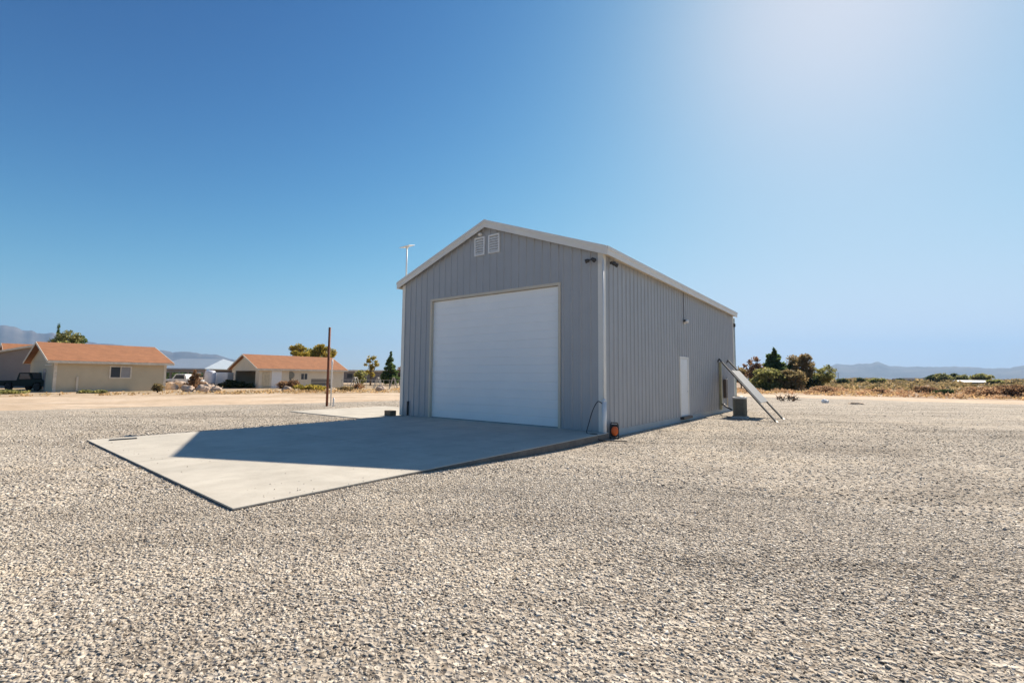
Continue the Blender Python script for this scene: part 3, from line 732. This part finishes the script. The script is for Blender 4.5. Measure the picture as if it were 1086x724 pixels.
# ------------------------------------------------------------ vehicles
M_rubber = mat('tyre_rubber', (.02,.02,.02), .9); M_wglass = M_glass
def wheel(parent, x, y, r=.38, w=.25):
    m = MB(); m.lathe([(r*.55,-w/2),(r*.92,-w/2),(r,-w*.3),(r,w*.3),(r*.92,w/2),(r*.55,w/2)], (0,0,0), 20)
    o = m.build('wheel', M_rubber, parent, True); o.location = (x, y, r); o.rotation_euler = (math.radians(90), 0, 0)
    h = MB().lathe([(r*.56,-w*.4),(r*.56,w*.4)], (0,0,0), 14).build('rim', M_alu, o)
def pickup(name, label, loc, rz, paint, camper=None, group=None):
    t = thing(name, label, 'pickup truck', loc, rz, group)
    half = [(-2.7,.45),(-2.72,.95),(-.75,1.0),(-.72,1.0),(-.45,1.72),(.75,1.74),(1.25,1.12),(2.45,1.02),(2.68,.85),(2.7,.42),(2.2,.42),(2.1,.78),(1.3,.78),(1.15,.42),(-1.1,.42),(-1.2,.78),(-2.05,.78),(-2.15,.45)]
    MB().prism(half, 'y', -.9, .9).build('body', paint, t, bevel=.06)
    m = MB(); 
    for s in (-1, 1): MB().add([(-.38,s*.905,1.1),(.98,s*.905,1.14),(.66,s*.905,1.64),(-.3,s*.905,1.63)], [(0,1,2,3)]).build('side_window', M_wglass, t)
    MB().add([(.82,-.78,1.69),(.82,.78,1.69),(1.24,.82,1.17),(1.24,-.82,1.17)], [(0,1,2,3)]).build('windscreen', M_wglass, t)
    for x in (-1.62, 1.7):
        for s in (-1, 1): wheel(t, x, s*.82)
    MB().box(2.69, 2.8, -.88, .88, .42, .62).build('bumper', M_alu, t, bevel=.02)
    for s in (-1, 1): MB().box(2.6, 2.715, s*.72-.14, s*.72+.14, .72, .9).build('headlight', M_white, t)
    if camper:
        MB().prism([(-3.4,1.02),(-3.4,2.7),(1.4,2.75),(1.75,2.45),(1.7,1.95),(-.4,1.85),(-.74,1.03)], 'y', -1.1, 1.1).build('camper', camper, t, bevel=.05)
        MB().box(-2.4, -1.2, -1.12, -1.102, 1.6, 2.2).build('camper_window', M_wglass, t)
    return t
P = G(25, 414.5, -.2)
pickup('dark_pickup', 'dark green pickup truck parked in the shade left of the tan house', (P.x-.6, P.y+1.4, -.2), RZ+math.radians(28), mat('dark_green_paint', (.010,.022,.020), .7, spec=.15))
P = AT(197, 63)
pickup('white_pickup', 'white pickup truck parked before the pale blue barn, behind the boulders', (P.x, P.y, -.2), math.pi+.06, M_white)
P = AT(223, 60)
tk = thing('water_tank', 'pale blue white upright plastic tank left of the cream house', 'tank', (P.x, P.y, -.2))
MB().lathe([(.58,.6),(.6,.68),(.6,1.95),(.5,2.15),(.15,2.25)], (0,0,0), 24).build('tank_body', mat('translucent_tank', (.62,.64,.72), .5), tk, True)
for a_ in range(4):
    x, y = .45*math.cos(a_*1.571+.78), .45*math.sin(a_*1.571+.78); MB().box(x-.05, x+.05, y-.05, y+.05, 0, .64).build('leg', M_brown, tk)
P = AT(237, 62)
ct = thing('cargo_trailer', 'white enclosed cargo trailer standing left of the cream house', 'trailer', (P.x, P.y, -.2), math.radians(5))
MB().box(-.9, .9, -.8, .8, .4, 2.0).build('trailer_box', M_white, ct, bevel=.06)
for s in (-1, 1): wheel(ct, 0, s*.8, .3)
MB().bar((.9,0,.45), (1.5,0,.4), .08).build('tow_bar', M_dark, ct)
# ------------------------------------------------------------ foliage
def ico_dirs(n, r_):
    d = r_.normal(size=(n, 3)); return d/np.linalg.norm(d, axis=1)[:, None]
def leaf_mesh(name, m, parent, clumps, per, leaf, seed, stretch=1.0, tri=False):
    """clumps: list of (centre, radius xyz); leaves are small bent quads through the clump's volume"""
    r_ = np.random.default_rng(seed); VS = []
    for (c_, rad) in clumps:
        k = int(per*(rad[0]*rad[1]*rad[2])**(2/3.)/.5) + 6
        d = ico_dirs(k, r_); rr = r_.random(k)**.45
        pos = np.array(c_)+d*rr[:, None]*np.array(rad)
        a = ico_dirs(k, r_); b_ = np.cross(a, ico_dirs(k, r_)); b_ /= np.linalg.norm(b_, axis=1)[:, None]+1e-9
        s = leaf*r_.uniform(.6, 1.4, k)[:, None]
        VS.append(np.stack([pos-a*s*stretch, pos-b_*s*.5, pos+a*s*stretch, pos+b_*s*.5], 1))
    V = np.concatenate(VS); n = len(V)
    me = bpy.data.meshes.new(name); me.vertices.add(n*4); me.vertices.foreach_set('co', V.reshape(-1).astype(np.float32))
    me.loops.add(n*4); me.loops.foreach_set('vertex_index', np.arange(n*4, dtype=np.int32))
    me.polygons.add(n); me.polygons.foreach_set('loop_start', np.arange(0, n*4, 4, dtype=np.int32)); me.update(calc_edges=True)
    me.materials.append(m); o = bpy.data.objects.new(name, me); COL.objects.link(o)
    if parent: o.parent = parent
    return o
L_green = leafmat('pine_green', (.05,.085,.03), (.09,.14,.05), (.16,.20,.08))
L_olive = leafmat('olive_green', (.14,.155,.05), (.24,.24,.09), (.36,.33,.15))
L_yellow = leafmat('autumn_yellow_green', (.18,.16,.03), (.34,.28,.06), (.50,.38,.09))
L_brown = leafmat('brown_red_foliage', (.11,.06,.035), (.20,.12,.07), (.30,.19,.12))
L_mix = leafmat('dry_green_brown', (.13,.11,.055), (.23,.18,.09), (.34,.25,.14))
L_dark = leafmat('dark_green', (.03,.045,.02), (.055,.075,.03), (.09,.11,.05))
L_red = leafmat('red_brown_scrub', (.22,.125,.075), (.34,.21,.125), (.46,.32,.20))
L_tan = leafmat('tan_dry_grass', (.28,.18,.09), (.42,.29,.15), (.55,.40,.23))
M_bark = mat('bark', (.12,.09,.07), .9, 0, .25, 6)
def tree(name, label, P, H, width, lm, style='round', seed=0, group=None, leaf=.17, per=95, cat='tree'):
    t = thing(name, label, cat, Vector((P[0], P[1], -.21)), 0, group); r_ = random.Random(seed)
    m = MB(); tr = H*.022+.05; lean = (r_.uniform(-.03, .03)*H, r_.uniform(-.03, .03)*H)
    top = .55 if style != 'cone' else .92
    if style == 'bush': top = .4
    m.tube([(0,0,0), (lean[0]*.4, lean[1]*.4, H*top*.5), (lean[0], lean[1], H*top)], [tr, tr*.7, tr*.3], 8)
    clumps = []
    if style == 'cone':
        nl = 11
        for i in range(nl):
            f = i/(nl-1); z = H*(.14+.84*f); ring = width/2*1.15*(1-f)**.62*r_.uniform(.8, 1.15)+.1
            k = max(1, int(9*(1-f)+2))
            for j in range(k):
                a = r_.uniform(0, 6.28); rr = ring*r_.uniform(.3, .85) if k > 2 else 0
                clumps.append(((rr*math.cos(a), rr*math.sin(a), z+r_.uniform(-.1, .1)*H*.3), (max(.2, ring*.42), max(.2, ring*.42), max(.2, H*.062))))
                if k > 1 and j % 2 == 0: m.tube([(lean[0]*f, lean[1]*f, z-.1), (rr*math.cos(a), rr*math.sin(a), z)], [tr*.35, tr*.12], 5)
    else:
        nc = {'round': 46, 'bush': 46, 'sparse': 34}[style]; zc = {'round': .63, 'bush': .46, 'sparse': .62}[style]
        zr = {'round': .38, 'bush': .44, 'sparse': .40}[style]
        for j in range(nc):
            a = r_.uniform(0, 6.28); e = r_.uniform(-1, 1); q = r_.random()**.5
            sx = math.sqrt(max(0, 1-e*e*.85))*(1.0 if style != 'round' else 1.05)
            c_ = (width/2*.9*q*sx*math.cos(a), width/2*.9*q*sx*math.sin(a), H*(zc+zr*.86*e*r_.uniform(.7, 1)))
            s = {'round': .165, 'bush': .17, 'sparse': .135}[style]*r_.uniform(.5, 1.5)
            clumps.append((c_, (width*s, width*s, min(width, H)*s*.8)))
            if j % 2 == 0: m.tube([(lean[0]*.5, lean[1]*.5, H*top*r_.uniform(.25, .8)), c_], [tr*.4, tr*.1], 5)
    m.build('trunk', M_bark, t, True)
    leaf_mesh('crown', lm, t, clumps, per, leaf, seed+100)
    return t
def tree_px(name, label, px, py_top, Y, wpx, lm, style, seed, group=None, **kw):
    P = AT(px, Y); H = HZ(px, py_top, P)+.21; return tree(name, label, P, H, wpx*Y/FPX, lm, style, seed, group, **kw)
gr = 'trees and bushes in the clump beyond the lot'
tree_px('reddish_tree', 'sparse reddish brown tree at the left end of the clump beyond the lot', 798, 374, 80, 22, L_brown, 'sparse', 1, gr, per=130)
tree_px('pine_tree', 'tall dark green pine with a pointed top in the middle of the clump', 822, 370.5, 82, 36, L_green, 'cone', 2, gr, per=150, leaf=.3)
tree_px('brown_green_tree', 'brownish green round-topped tree right of the tall pine', 850, 375, 80, 27, L_mix, 'round', 3, gr, per=150)
tree_px('olive_bush', 'big olive green bush in front of the tall pine', 815, 388, 74, 36, L_olive, 'bush', 4, gr, cat='bush', per=60, leaf=.24)
tree_px('brown_bush', 'dull brown and olive bush in front of the brownish tree', 838, 391, 73, 30, L_mix, 'bush', 5, gr, cat='bush', per=60, leaf=.24)
tree_px('yellowish_tree', 'low spreading yellowish tree at the right end of the clump', 869, 386, 82, 28, L_olive, 'sparse', 6, gr, per=120)
tree_px('dark_bush', 'small dark green bush below the yellowish tree', 861, 396, 80, 16, L_dark, 'bush', 7, gr, cat='bush', per=110)
tree_px('shaded_tree', 'dark low tree between the garage and the reddish tree', 786, 390, 84, 18, L_mix, 'round', 8, gr)
# right background
gr2 = 'far trees in front of the blue mountains'
for i, (px, top, Y, w_, lm, lb) in enumerate([
    (893, 402, 170, 10, L_dark, 'small dark round tree just right of the tree clump'),
    (912, 401, 190, 9, L_dark, 'tiny dark tree beneath the mountain peak'),
    (930, 401.5, 180, 14, L_olive, 'low olive tree beneath the second mountain peak'),
    (955, 401.5, 230, 9, L_dark, 'small dark tree right of the low olive tree'),
    (982, 400.5, 260, 7, L_dark, 'small dark tree left of the long leafy row'),
    (990, 398, 240, 15, L_dark, 'first leafy tree of the row, on its left end'),
    (1001, 396.5, 235, 16, L_olive, 'second leafy tree of the row'),
    (1011, 396.5, 240, 14, L_dark, 'third leafy tree of the row'),
    (1020, 397.5, 236, 12, L_olive, 'last leafy tree of the row, on its right end'),
    (1040, 396.5, 240, 16, L_olive, 'round tree standing alone behind the white building'),
    (1055, 402.5, 200, 14, L_olive, 'low light green tree right of the white building')]):
    tree_px('distant_tree', lb, px, top, Y, w_, lm, 'round', 20+i, gr2, leaf=.5, per=16)
M_matte = mat('weathered_roof', (.17,.155,.14), 1, 0, .1, 1, spec=0)
# white building, far
P = AT(1031, 215)
wb = thing('white_building', 'small white-roofed building far off among the trees at the right', 'building', (P.x, P.y, -.2), math.radians(-25))
MB().box(-6.0, 6.0, -2, 2, 0, 1.3).build('wall', M_brown, wb); MB().prism([(-2.6,1.31),(2.6,1.31),(2.6,1.5),(0,2.3),(-2.6,1.5)], 'x', -6.4, 6.4).build('roof', M_white, wb)
for i, (px, Y, w_, c_, lb) in enumerate([(962, 300, 14, M_brown, 'long low brown building behind the scrub, left of two'), (972, 250, 11, M_bluer, 'low grey building behind the scrub beside the leafy row')]):
    P = AT(px, Y); t = thing('low_building', lb, 'building', (P.x, P.y, -.2), math.radians(-30))
    MB().box(-w_/2, w_/2, -3, 3, 0, 2.3).build('wall', c_, t); MB().prism([(-3.4,2.31),(3.4,2.31),(0,3.3)], 'x', -w_/2-.3, w_/2+.3).build('roof', M_matte, t)
P = AT(889, 260); o = MB().tube([(0,0,0),(0,0,6)], .12, 8).build('utility_pole', M_bark, None, label='thin dark utility pole rising just right of the tree clump', cat='pole'); o.location = (P.x, P.y, -.2)
# left trees
tree_px('garden_tree', 'green and yellow tree rising behind the ridge of the tan house', 68, 350, 66, 30, L_olive, 'round', 41, per=110)
tree_px('leafy_tree', 'small dark green tree behind the roof of the tan house, right of the yellow one', 81, 350, 70, 18, L_green, 'round', 42)
tree_px('pointed_tree', 'slim dark tree tip behind the left end of the tan house roof', 58, 345.5, 74, 14, L_green, 'cone', 43)
tree_px('poplar_tree', 'yellow green autumn tree behind the cream house, leftmost and widest', 317, 362, 88, 31, L_yellow, 'sparse', 44, per=230)
tree_px('poplar_tree', 'yellow green autumn tree just left of the rusty pole', 340, 363.5, 92, 27, L_yellow, 'sparse', 45, per=230)
tree_px('poplar_tree', 'lower yellow green tree filling the gap between the two autumn trees', 329, 368, 95, 24, L_olive, 'round', 52, per=110)
tree_px('yellow_tree', 'slender yellow green tree between the rusty pole and the dark conifer', 393, 376, 84, 15, L_yellow, 'sparse', 46, per=170)
tree_px('conifer_tree', 'dark green conical tree standing next to the garage corner', 414, 374, 80, 16, L_green, 'cone', 47, per=260)
tree_px('bushy_tree', 'low olive tree beside the right end of the cream house', 381, 389, 74, 15, L_olive, 'bush', 48, per=100)
tree_px('grey_tree', 'bare brownish low tree behind the conifer', 424, 388, 90, 12, L_brown, 'sparse', 49)
tree_px('palm_bush', 'dark green bush beyond the barn', 234, 381, 95, 10, L_dark, 'bush', 50, cat='bush')
# long mobile home
P = AT(396, 92)
mh = thing('mobile_home', 'long low pale mobile home behind the pipe fence', 'mobile home', (P.x, P.y, -.2), math.radians(4))
MB().box(-6.2, 7, -2, 2, .4, 2.5).build('wall', M_brown, mh); MB().box(-6.5, 7.3, -2.4, 2.4, 2.5, 2.85).build('roof', M_fascia, mh, bevel=.05)
for x in (-4, 0, 3.5): MB().box(x-.5, x+.5, -2.03, -2.004, 1.3, 2.1).build('window', M_glass, mh)
# pipe fence and A frames
M_galv = mat('weathered_pipe', (.42,.39,.34), .7, 0, .15, 3)
fp = thing('pipe_fence', 'pale weathered pipe rail fence right of the cream house', 'fence', (*G(362, 412.2, -.2)[:2], -.2))
a_ = G(362, 412.2, -.2); b_ = G(424, 411.5, -.2); d = b_-a_; n_ = 10
for z in (1.15,): MB().bar((0,0,z), (d.x, d.y, z), .05).build('rail', M_galv, fp)
for k in range(n_+1): MB().bar((d.x*k/n_, d.y*k/n_, 0), (d.x*k/n_, d.y*k/n_, 1.2), .045).build('post', M_galv, fp)
for i, (px, lb) in enumerate([(375, 'pale A shaped frame by the fence, leftmost of three'), (400, 'pale A shaped frame by the fence, middle of three'), (417, 'pale A shaped frame by the fence next to the garage corner')]):
    P = G(px, 413, -.2); t = thing('a_frame', lb, 'frame', (P.x, P.y, -.2), .1*i, 'pale A shaped frames by the fence')
    for sx in (-1, 1): MB().bar((sx*.55, 0, 0), (sx*.08, 0, 1.5), .09).build('leg', M_galv, t)
    for sx in (-1, 1): MB().bar((sx*.55, .9, 0), (sx*.08, .9, 1.5), .09).build('leg', M_galv, t)
    MB().bar((0, -.1, 1.5), (0, 1.0, 1.5), .12).build('top_beam', M_galv, t)
# yard clutter
M_rock = mat('pink_tan_rock', (.50,.38,.29), .9, 0, .2, 2, bmp=.5, bscale=6)
def rock(P, s, label, seed, m=None, group=None, name='boulder', cat='rock'):
    import bmesh
    bm = bmesh.new(); bmesh.ops.create_icosphere(bm, subdivisions=3, radius=1)
    for v in bm.verts:
        q = v.co*1.3+Vector((seed*7.1, 0, 0)); v.co *= 1+.38*mnoise.noise(q)+.12*mnoise.noise(q*3)
        v.co = Vector((v.co.x*s[0], v.co.y*s[1], max(v.co.z, -.5)*s[2]))
    me = bpy.data.meshes.new(name); bm.to_mesh(me); bm.free(); me.materials.append(m or M_rock)
    o = bpy.data.objects.new(name, me); COL.objects.link(o); o.location = (P[0], P[1], -.2+s[2]*.45)
    o['label'] = label; o['category'] = cat
    if group: o['group'] = group
    return o
for i, (px, py, s, lb) in enumerate([(181, 411, .75, 'pink tan boulder touching the right end of the tan house'), (186, 409, .8, 'tall pale boulder second from the tan house'),
        (191, 410, .85, 'pale boulder third from the tan house'), (199, 413, .6, 'flat pinkish boulder in the middle of the yard'), (211, 410, .9, 'large orange tan boulder below the pale tank'),
        (216, 413, .7, 'low tan boulder at the road edge below the tank'), (222, 411.5, .6, 'small boulder right of the large orange one'), (229, 413.5, .55, 'boulder beside the cargo trailer at the road edge'),
        (304, 412.5, .5, 'pinkish rock at the road edge before the cream house door'), (404, 413, .6, 'white rock under the middle A frame')]):
    P = G(px, py+2.2, -.2); rock(P, (s, s*.8, s*.75), lb, i, group='boulders in the yards across the road')
P = G(206, 413, -.2); tree('dead_shrub', 'leaning brown dead shrub among the boulders', P, 2.1, 1.6, L_brown, 'cone', 61, cat='shrub', leaf=.12)
bl = [(243, 411.5, 1.25, 1.9, L_dark, 'tallest dark shrub at the left corner of the open garage'), (254, 411.5, .95, 1.8, L_dark, 'dark shrub before the middle of the open garage'), (264, 411.5, .75, 1.4, L_dark, 'lowest dark shrub before the right side of the open garage'), (300, 412, 1.1, 1.6, L_red, 'reddish shrub beside the white panel of the cream house'),
      (311, 412, 1.2, 1.6, L_brown, 'brown shrub under the small window of the cream house'), (326, 415, .9, 2.6, L_yellow, 'yellow green shrub at the road edge, left of two'),
      (334, 415, .8, 2.4, L_yellow, 'yellow green shrub at the road edge nearest the rusty pole'), (366, 414.5, .6, 2.0, L_mix, 'low shrub just right of the rusty pole'),
      (380, 413, .9, 1.4, L_red, 'small reddish shrub by the pipe fence'), (12, 417.5, .35, 2.4, L_olive, 'low grassy clump at the far left road edge'),
      (90, 416.8, .3, 1.1, L_olive, 'small tuft below the tan house window, left of two'), (106, 416.8, .3, 1.1, L_olive, 'small tuft below the tan house window, right of two'),
      (167, 416, .9, 1.0, L_mix, 'small dry bush at the right end of the tan house wall')]
for i, (px, py, H, w_, lm, lb) in enumerate(bl):
    P = G(px, py, -.2); tree('yard_shrub', lb, P, H, w_, lm, 'bush', 70+i, 'shrubs in the yards across the road', leaf=.1, per=150, cat='shrub')
P = G(336, 412, -.2)
bt = thing('slatted_bench', 'grey slatted bench against the cream house wall', 'bench', (P.x, P.y+1.2, -.2), math.radians(46))
for z in (.5, .7, .9, 1.1): MB().box(-1.3, 1.3, -.05, 0, z, z+.14).build('slat', M_dark, bt)
MB().box(-1.3, 1.3, -.5, -.06, .42, .48).build('seat', M_dark, bt)
for s in (-1, 1): MB().box(s*1.2-.05, s*1.2+.05, -.5, .05, 0, .41).build('leg', M_dark, bt)
P = AT(308, 63.5)
ds = thing('round_sign', 'round dark ornament on a stand before the cream house wall', 'ornament', (P.x, P.y, -.2))
MB().tube([(0,0,0),(0,0,1.3)], .05, 8).build('stand', M_dark, ds); o = MB().lathe([(.5,-.04),(.52,0),(.5,.04)], (0,0,0), 20).build('disc', M_acg, ds); o.location = (0,0,1.7); o.rotation_euler = (math.radians(90),0,.2)
# debris on the lot, right
P = G(835, 425.5, -.18)
db = thing('brush_pile', 'small pile of dark broken branches lying on the lot beyond the leaning panel', 'brush pile', (P.x, P.y, -.18))
r_ = random.Random(5); m = MB()
for k in range(46):
    a = r_.uniform(0, 6.28); x = r_.uniform(-.8, .7); l = r_.uniform(.3, .9); z = r_.uniform(.02, .3)
    m.tube([(x, r_.uniform(-.3, .3), z), (x+math.cos(a)*l*.6, math.sin(a)*l*.4, z+r_.uniform(0, .35))], [.03, .012], 5)
m.build('branches', M_bark, db); leaf_mesh('dead_leaves', L_brown, db, [((-.5,0,.25),(.45,.3,.22)), ((.35,0,.28),(.3,.25,.25))], 260, .06, 9)
P = G(875, 427, -.18); rock(P, (.22, .2, .2), 'small bright white rock on the lot right of the brush pile', 31, M_white)
P = G(908, 428.5, -.18); rock(P, (.5, .4, .12), 'low pale heap of sand on the lot right of the white rock', 32, M_road, name='sand_heap', cat='heap')
# scrub beyond the track
def scrub(name, lm, n, r0, r1, a0, a1, h, w_, seed, label, leaf=.1, k=60, cond=None):
    r_ = np.random.default_rng(seed); cl = []
    while len(cl) < n:
        rad = math.exp(r_.uniform(math.log(r0), math.log(r1))); az = math.radians(r_.uniform(a0, a1)); x, y = rad*math.sin(az), rad*math.cos(az)
        lx, ly = loc_xy((x, y, 0))
        if (cond(lx, ly) if cond else True):
            s = r_.uniform(.5, 1.3)*(1+max(0, rad-120)/300); cl.append(((x, y, -.2+h*s*.42), (w_*s, w_*s, h*s*.5)))
    o = leaf_mesh(name, lm, None, cl, k, leaf, seed); o['kind'] = 'stuff'; o['label'] = label; o['category'] = 'scrub'; return o
cR = lambda lx, ly: ly > 50.5+.03*lx+abs(wob(lx, .5))*1.2 and lx > -12
scrub('red_scrub', L_red, 420, 62, 170, 22, 50, .55, .6, 1, 'low red brown desert scrub beyond the sandy track', .12, 60, cR)
scrub('tan_grass', L_tan, 520, 60, 150, 22, 50, .35, .7, 2, 'dry tan grass among the red brown scrub', .1, 50, cR)
scrub('olive_scrub', L_mix, 260, 90, 420, 22, 50, 1.0, 1.1, 3, 'grey olive desert brush in the middle distance', .3, 22, cR)
scrub('dark_brush', L_mix, 110, 260, 900, 22, 50, 1.5, 2.4, 4, 'dark far desert brush along the foot of the mountains', .9, 7, cR)
scrub('dark_brush', L_dark, 160, 150, 900, -50, -8, 1.6, 2.6, 14, 'dark far brush beyond the houses', .9, 7)
cL = lambda lx, ly: -lx > lerp_tab(far_edge, ly)+.3 and not (-lx > 44 and -lx < 70)
scrub('dry_grass', L_tan, 260, 38, 75, -48, -8, .28, .5, 5, 'dry tan grass at the edge of the yards across the road', .09, 50, cL)
sr = [(876, 417.2, 1.1, 3.0, L_red, 'dark red brown shrub at the track edge below the yellowish tree'), (982, 418.5, 1.2, 2.6, L_brown, 'brown shrub at the track edge, fourth from the right corner'),
      (1001, 419.5, .9, 2.2, L_dark, 'dark green shrub at the track edge right of the brown one'), (1042, 421, 1.3, 3.4, L_red, 'wide red brown shrub at the track edge near the right edge'),
      (1076, 421.5, 1.5, 4.2, L_brown, 'biggest brown shrub at the right edge of the picture'), (1062, 419, 1.5, 3.5, L_mix, 'olive brown shrub behind the two at the right edge'), (935, 417.5, .7, 2.0, L_brown, 'small brown shrub at the track edge under the peaks')]
for i, (px, py, H, w_, lm, lb) in enumerate(sr):
    P = G(px, py, -.2); tree('desert_shrub', lb, P, H, w_, lm, 'bush', 90+i, 'shrubs along the sandy track', leaf=.1, per=170, cat='shrub')

# ------------------------------------------------------------ mountains
M_mtn = ground_mat('mountain_rock', [(.09,.075,.07), (.13,.11,.10), (.19,.16,.14)], .002, .012, .3)
def mountains(name, tab, r0, r1, seed, na=260, nr=26):
    a0, a1 = tab[0][0], tab[-1][0]; b = MB(); vs = []; fs = []
    rc = (r0+r1)/2
    for i in range(na+1):
        px = a0+(a1-a0)*i/na
        el = lerp_tab([(p[0], p[1]) for p in tab], px)
        d = ray(px, el); hmax = CAMH+rc*d.z/math.hypot(d.x, d.y); az = math.atan2(d.x, d.y)
        hmax *= 1+.07*mnoise.fractal(Vector((az*60+seed, 0, 0)), .8, 2.2, 4)
        for j in range(nr+1):
            f = j/nr; r = r0+(r1-r0)*f; x, y = r*math.sin(az), r*math.cos(az)
            shape = math.sin(math.pi*min(1, f*1.0))**1.15
            nz = mnoise.fractal(Vector((x/1400+seed, y/1400, 0)), .9, 2.1, 6)
            rid = 1-abs(mnoise.noise(Vector((x/700+seed*3, y/1500, 4.0))))*1.2
            amp = shape*(1+.18*nz*(1-shape)+.30*(rid-.8)*(1-shape*.8))
            vs.append((x, y, -6+max(0, hmax+6)*amp*1.0))
    for i in range(na):
        for j in range(nr): fs.append((i*(nr+1)+j, (i+1)*(nr+1)+j, (i+1)*(nr+1)+j+1, i*(nr+1)+j+1))
    b.add(vs, fs); return b.build(name, M_mtn, None, True, kind='structure')
mountains('mountains', [(-500, 385), (-300, 372), (-120, 356), (-40, 342), (0, 346), (12, 345.5), (20, 348.5), (38, 351), (52, 352.5), (70, 358), (95, 363), (125, 366), (150, 370.5), (172, 372.6), (190, 373), (207, 373.8), (214, 376), (222, 375), (236, 378), (248, 380.5), (258, 386), (275, 390), (300, 394), (330, 399)], 8500, 12500, 1)
mountains('mountains', [(650, 404), (720, 398), (790, 395), (840, 393), (868, 391), (880, 388), (886, 386.5), (893, 386.5), (903, 387), (913, 385), (919, 385), (923, 386.5), (930, 384), (936, 385), (943, 387.5), (952, 388.5), (962, 389), (975, 388.5), (990, 389), (1012, 388.5), (1022, 389), (1040, 390), (1060, 391), (1072, 390.5), (1080, 387.5), (1090, 387), (1130, 384), (1250, 388), (1500, 392)], 9000, 13500, 2)

# ------------------------------------------------------------ haze
m = bpy.data.materials.new('haze'); m.use_nodes = True; nt = m.node_tree; nt.nodes.clear()
vo = nt.nodes.new('ShaderNodeVolumePrincipled'); vo.inputs['Color'].default_value = (.33,.61,1,1); vo.inputs['Density'].default_value = 6.5e-5; vo.inputs['Anisotropy'].default_value = .15
ou = nt.nodes.new('ShaderNodeOutputMaterial'); nt.links.new(vo.outputs[0], ou.inputs['Volume'])
hz = MB().box(-15500, 15500, -15500, 15500, -8, 1250).build('haze', m, None, kind='stuff', label='thin blue haze over the desert', cat='haze')
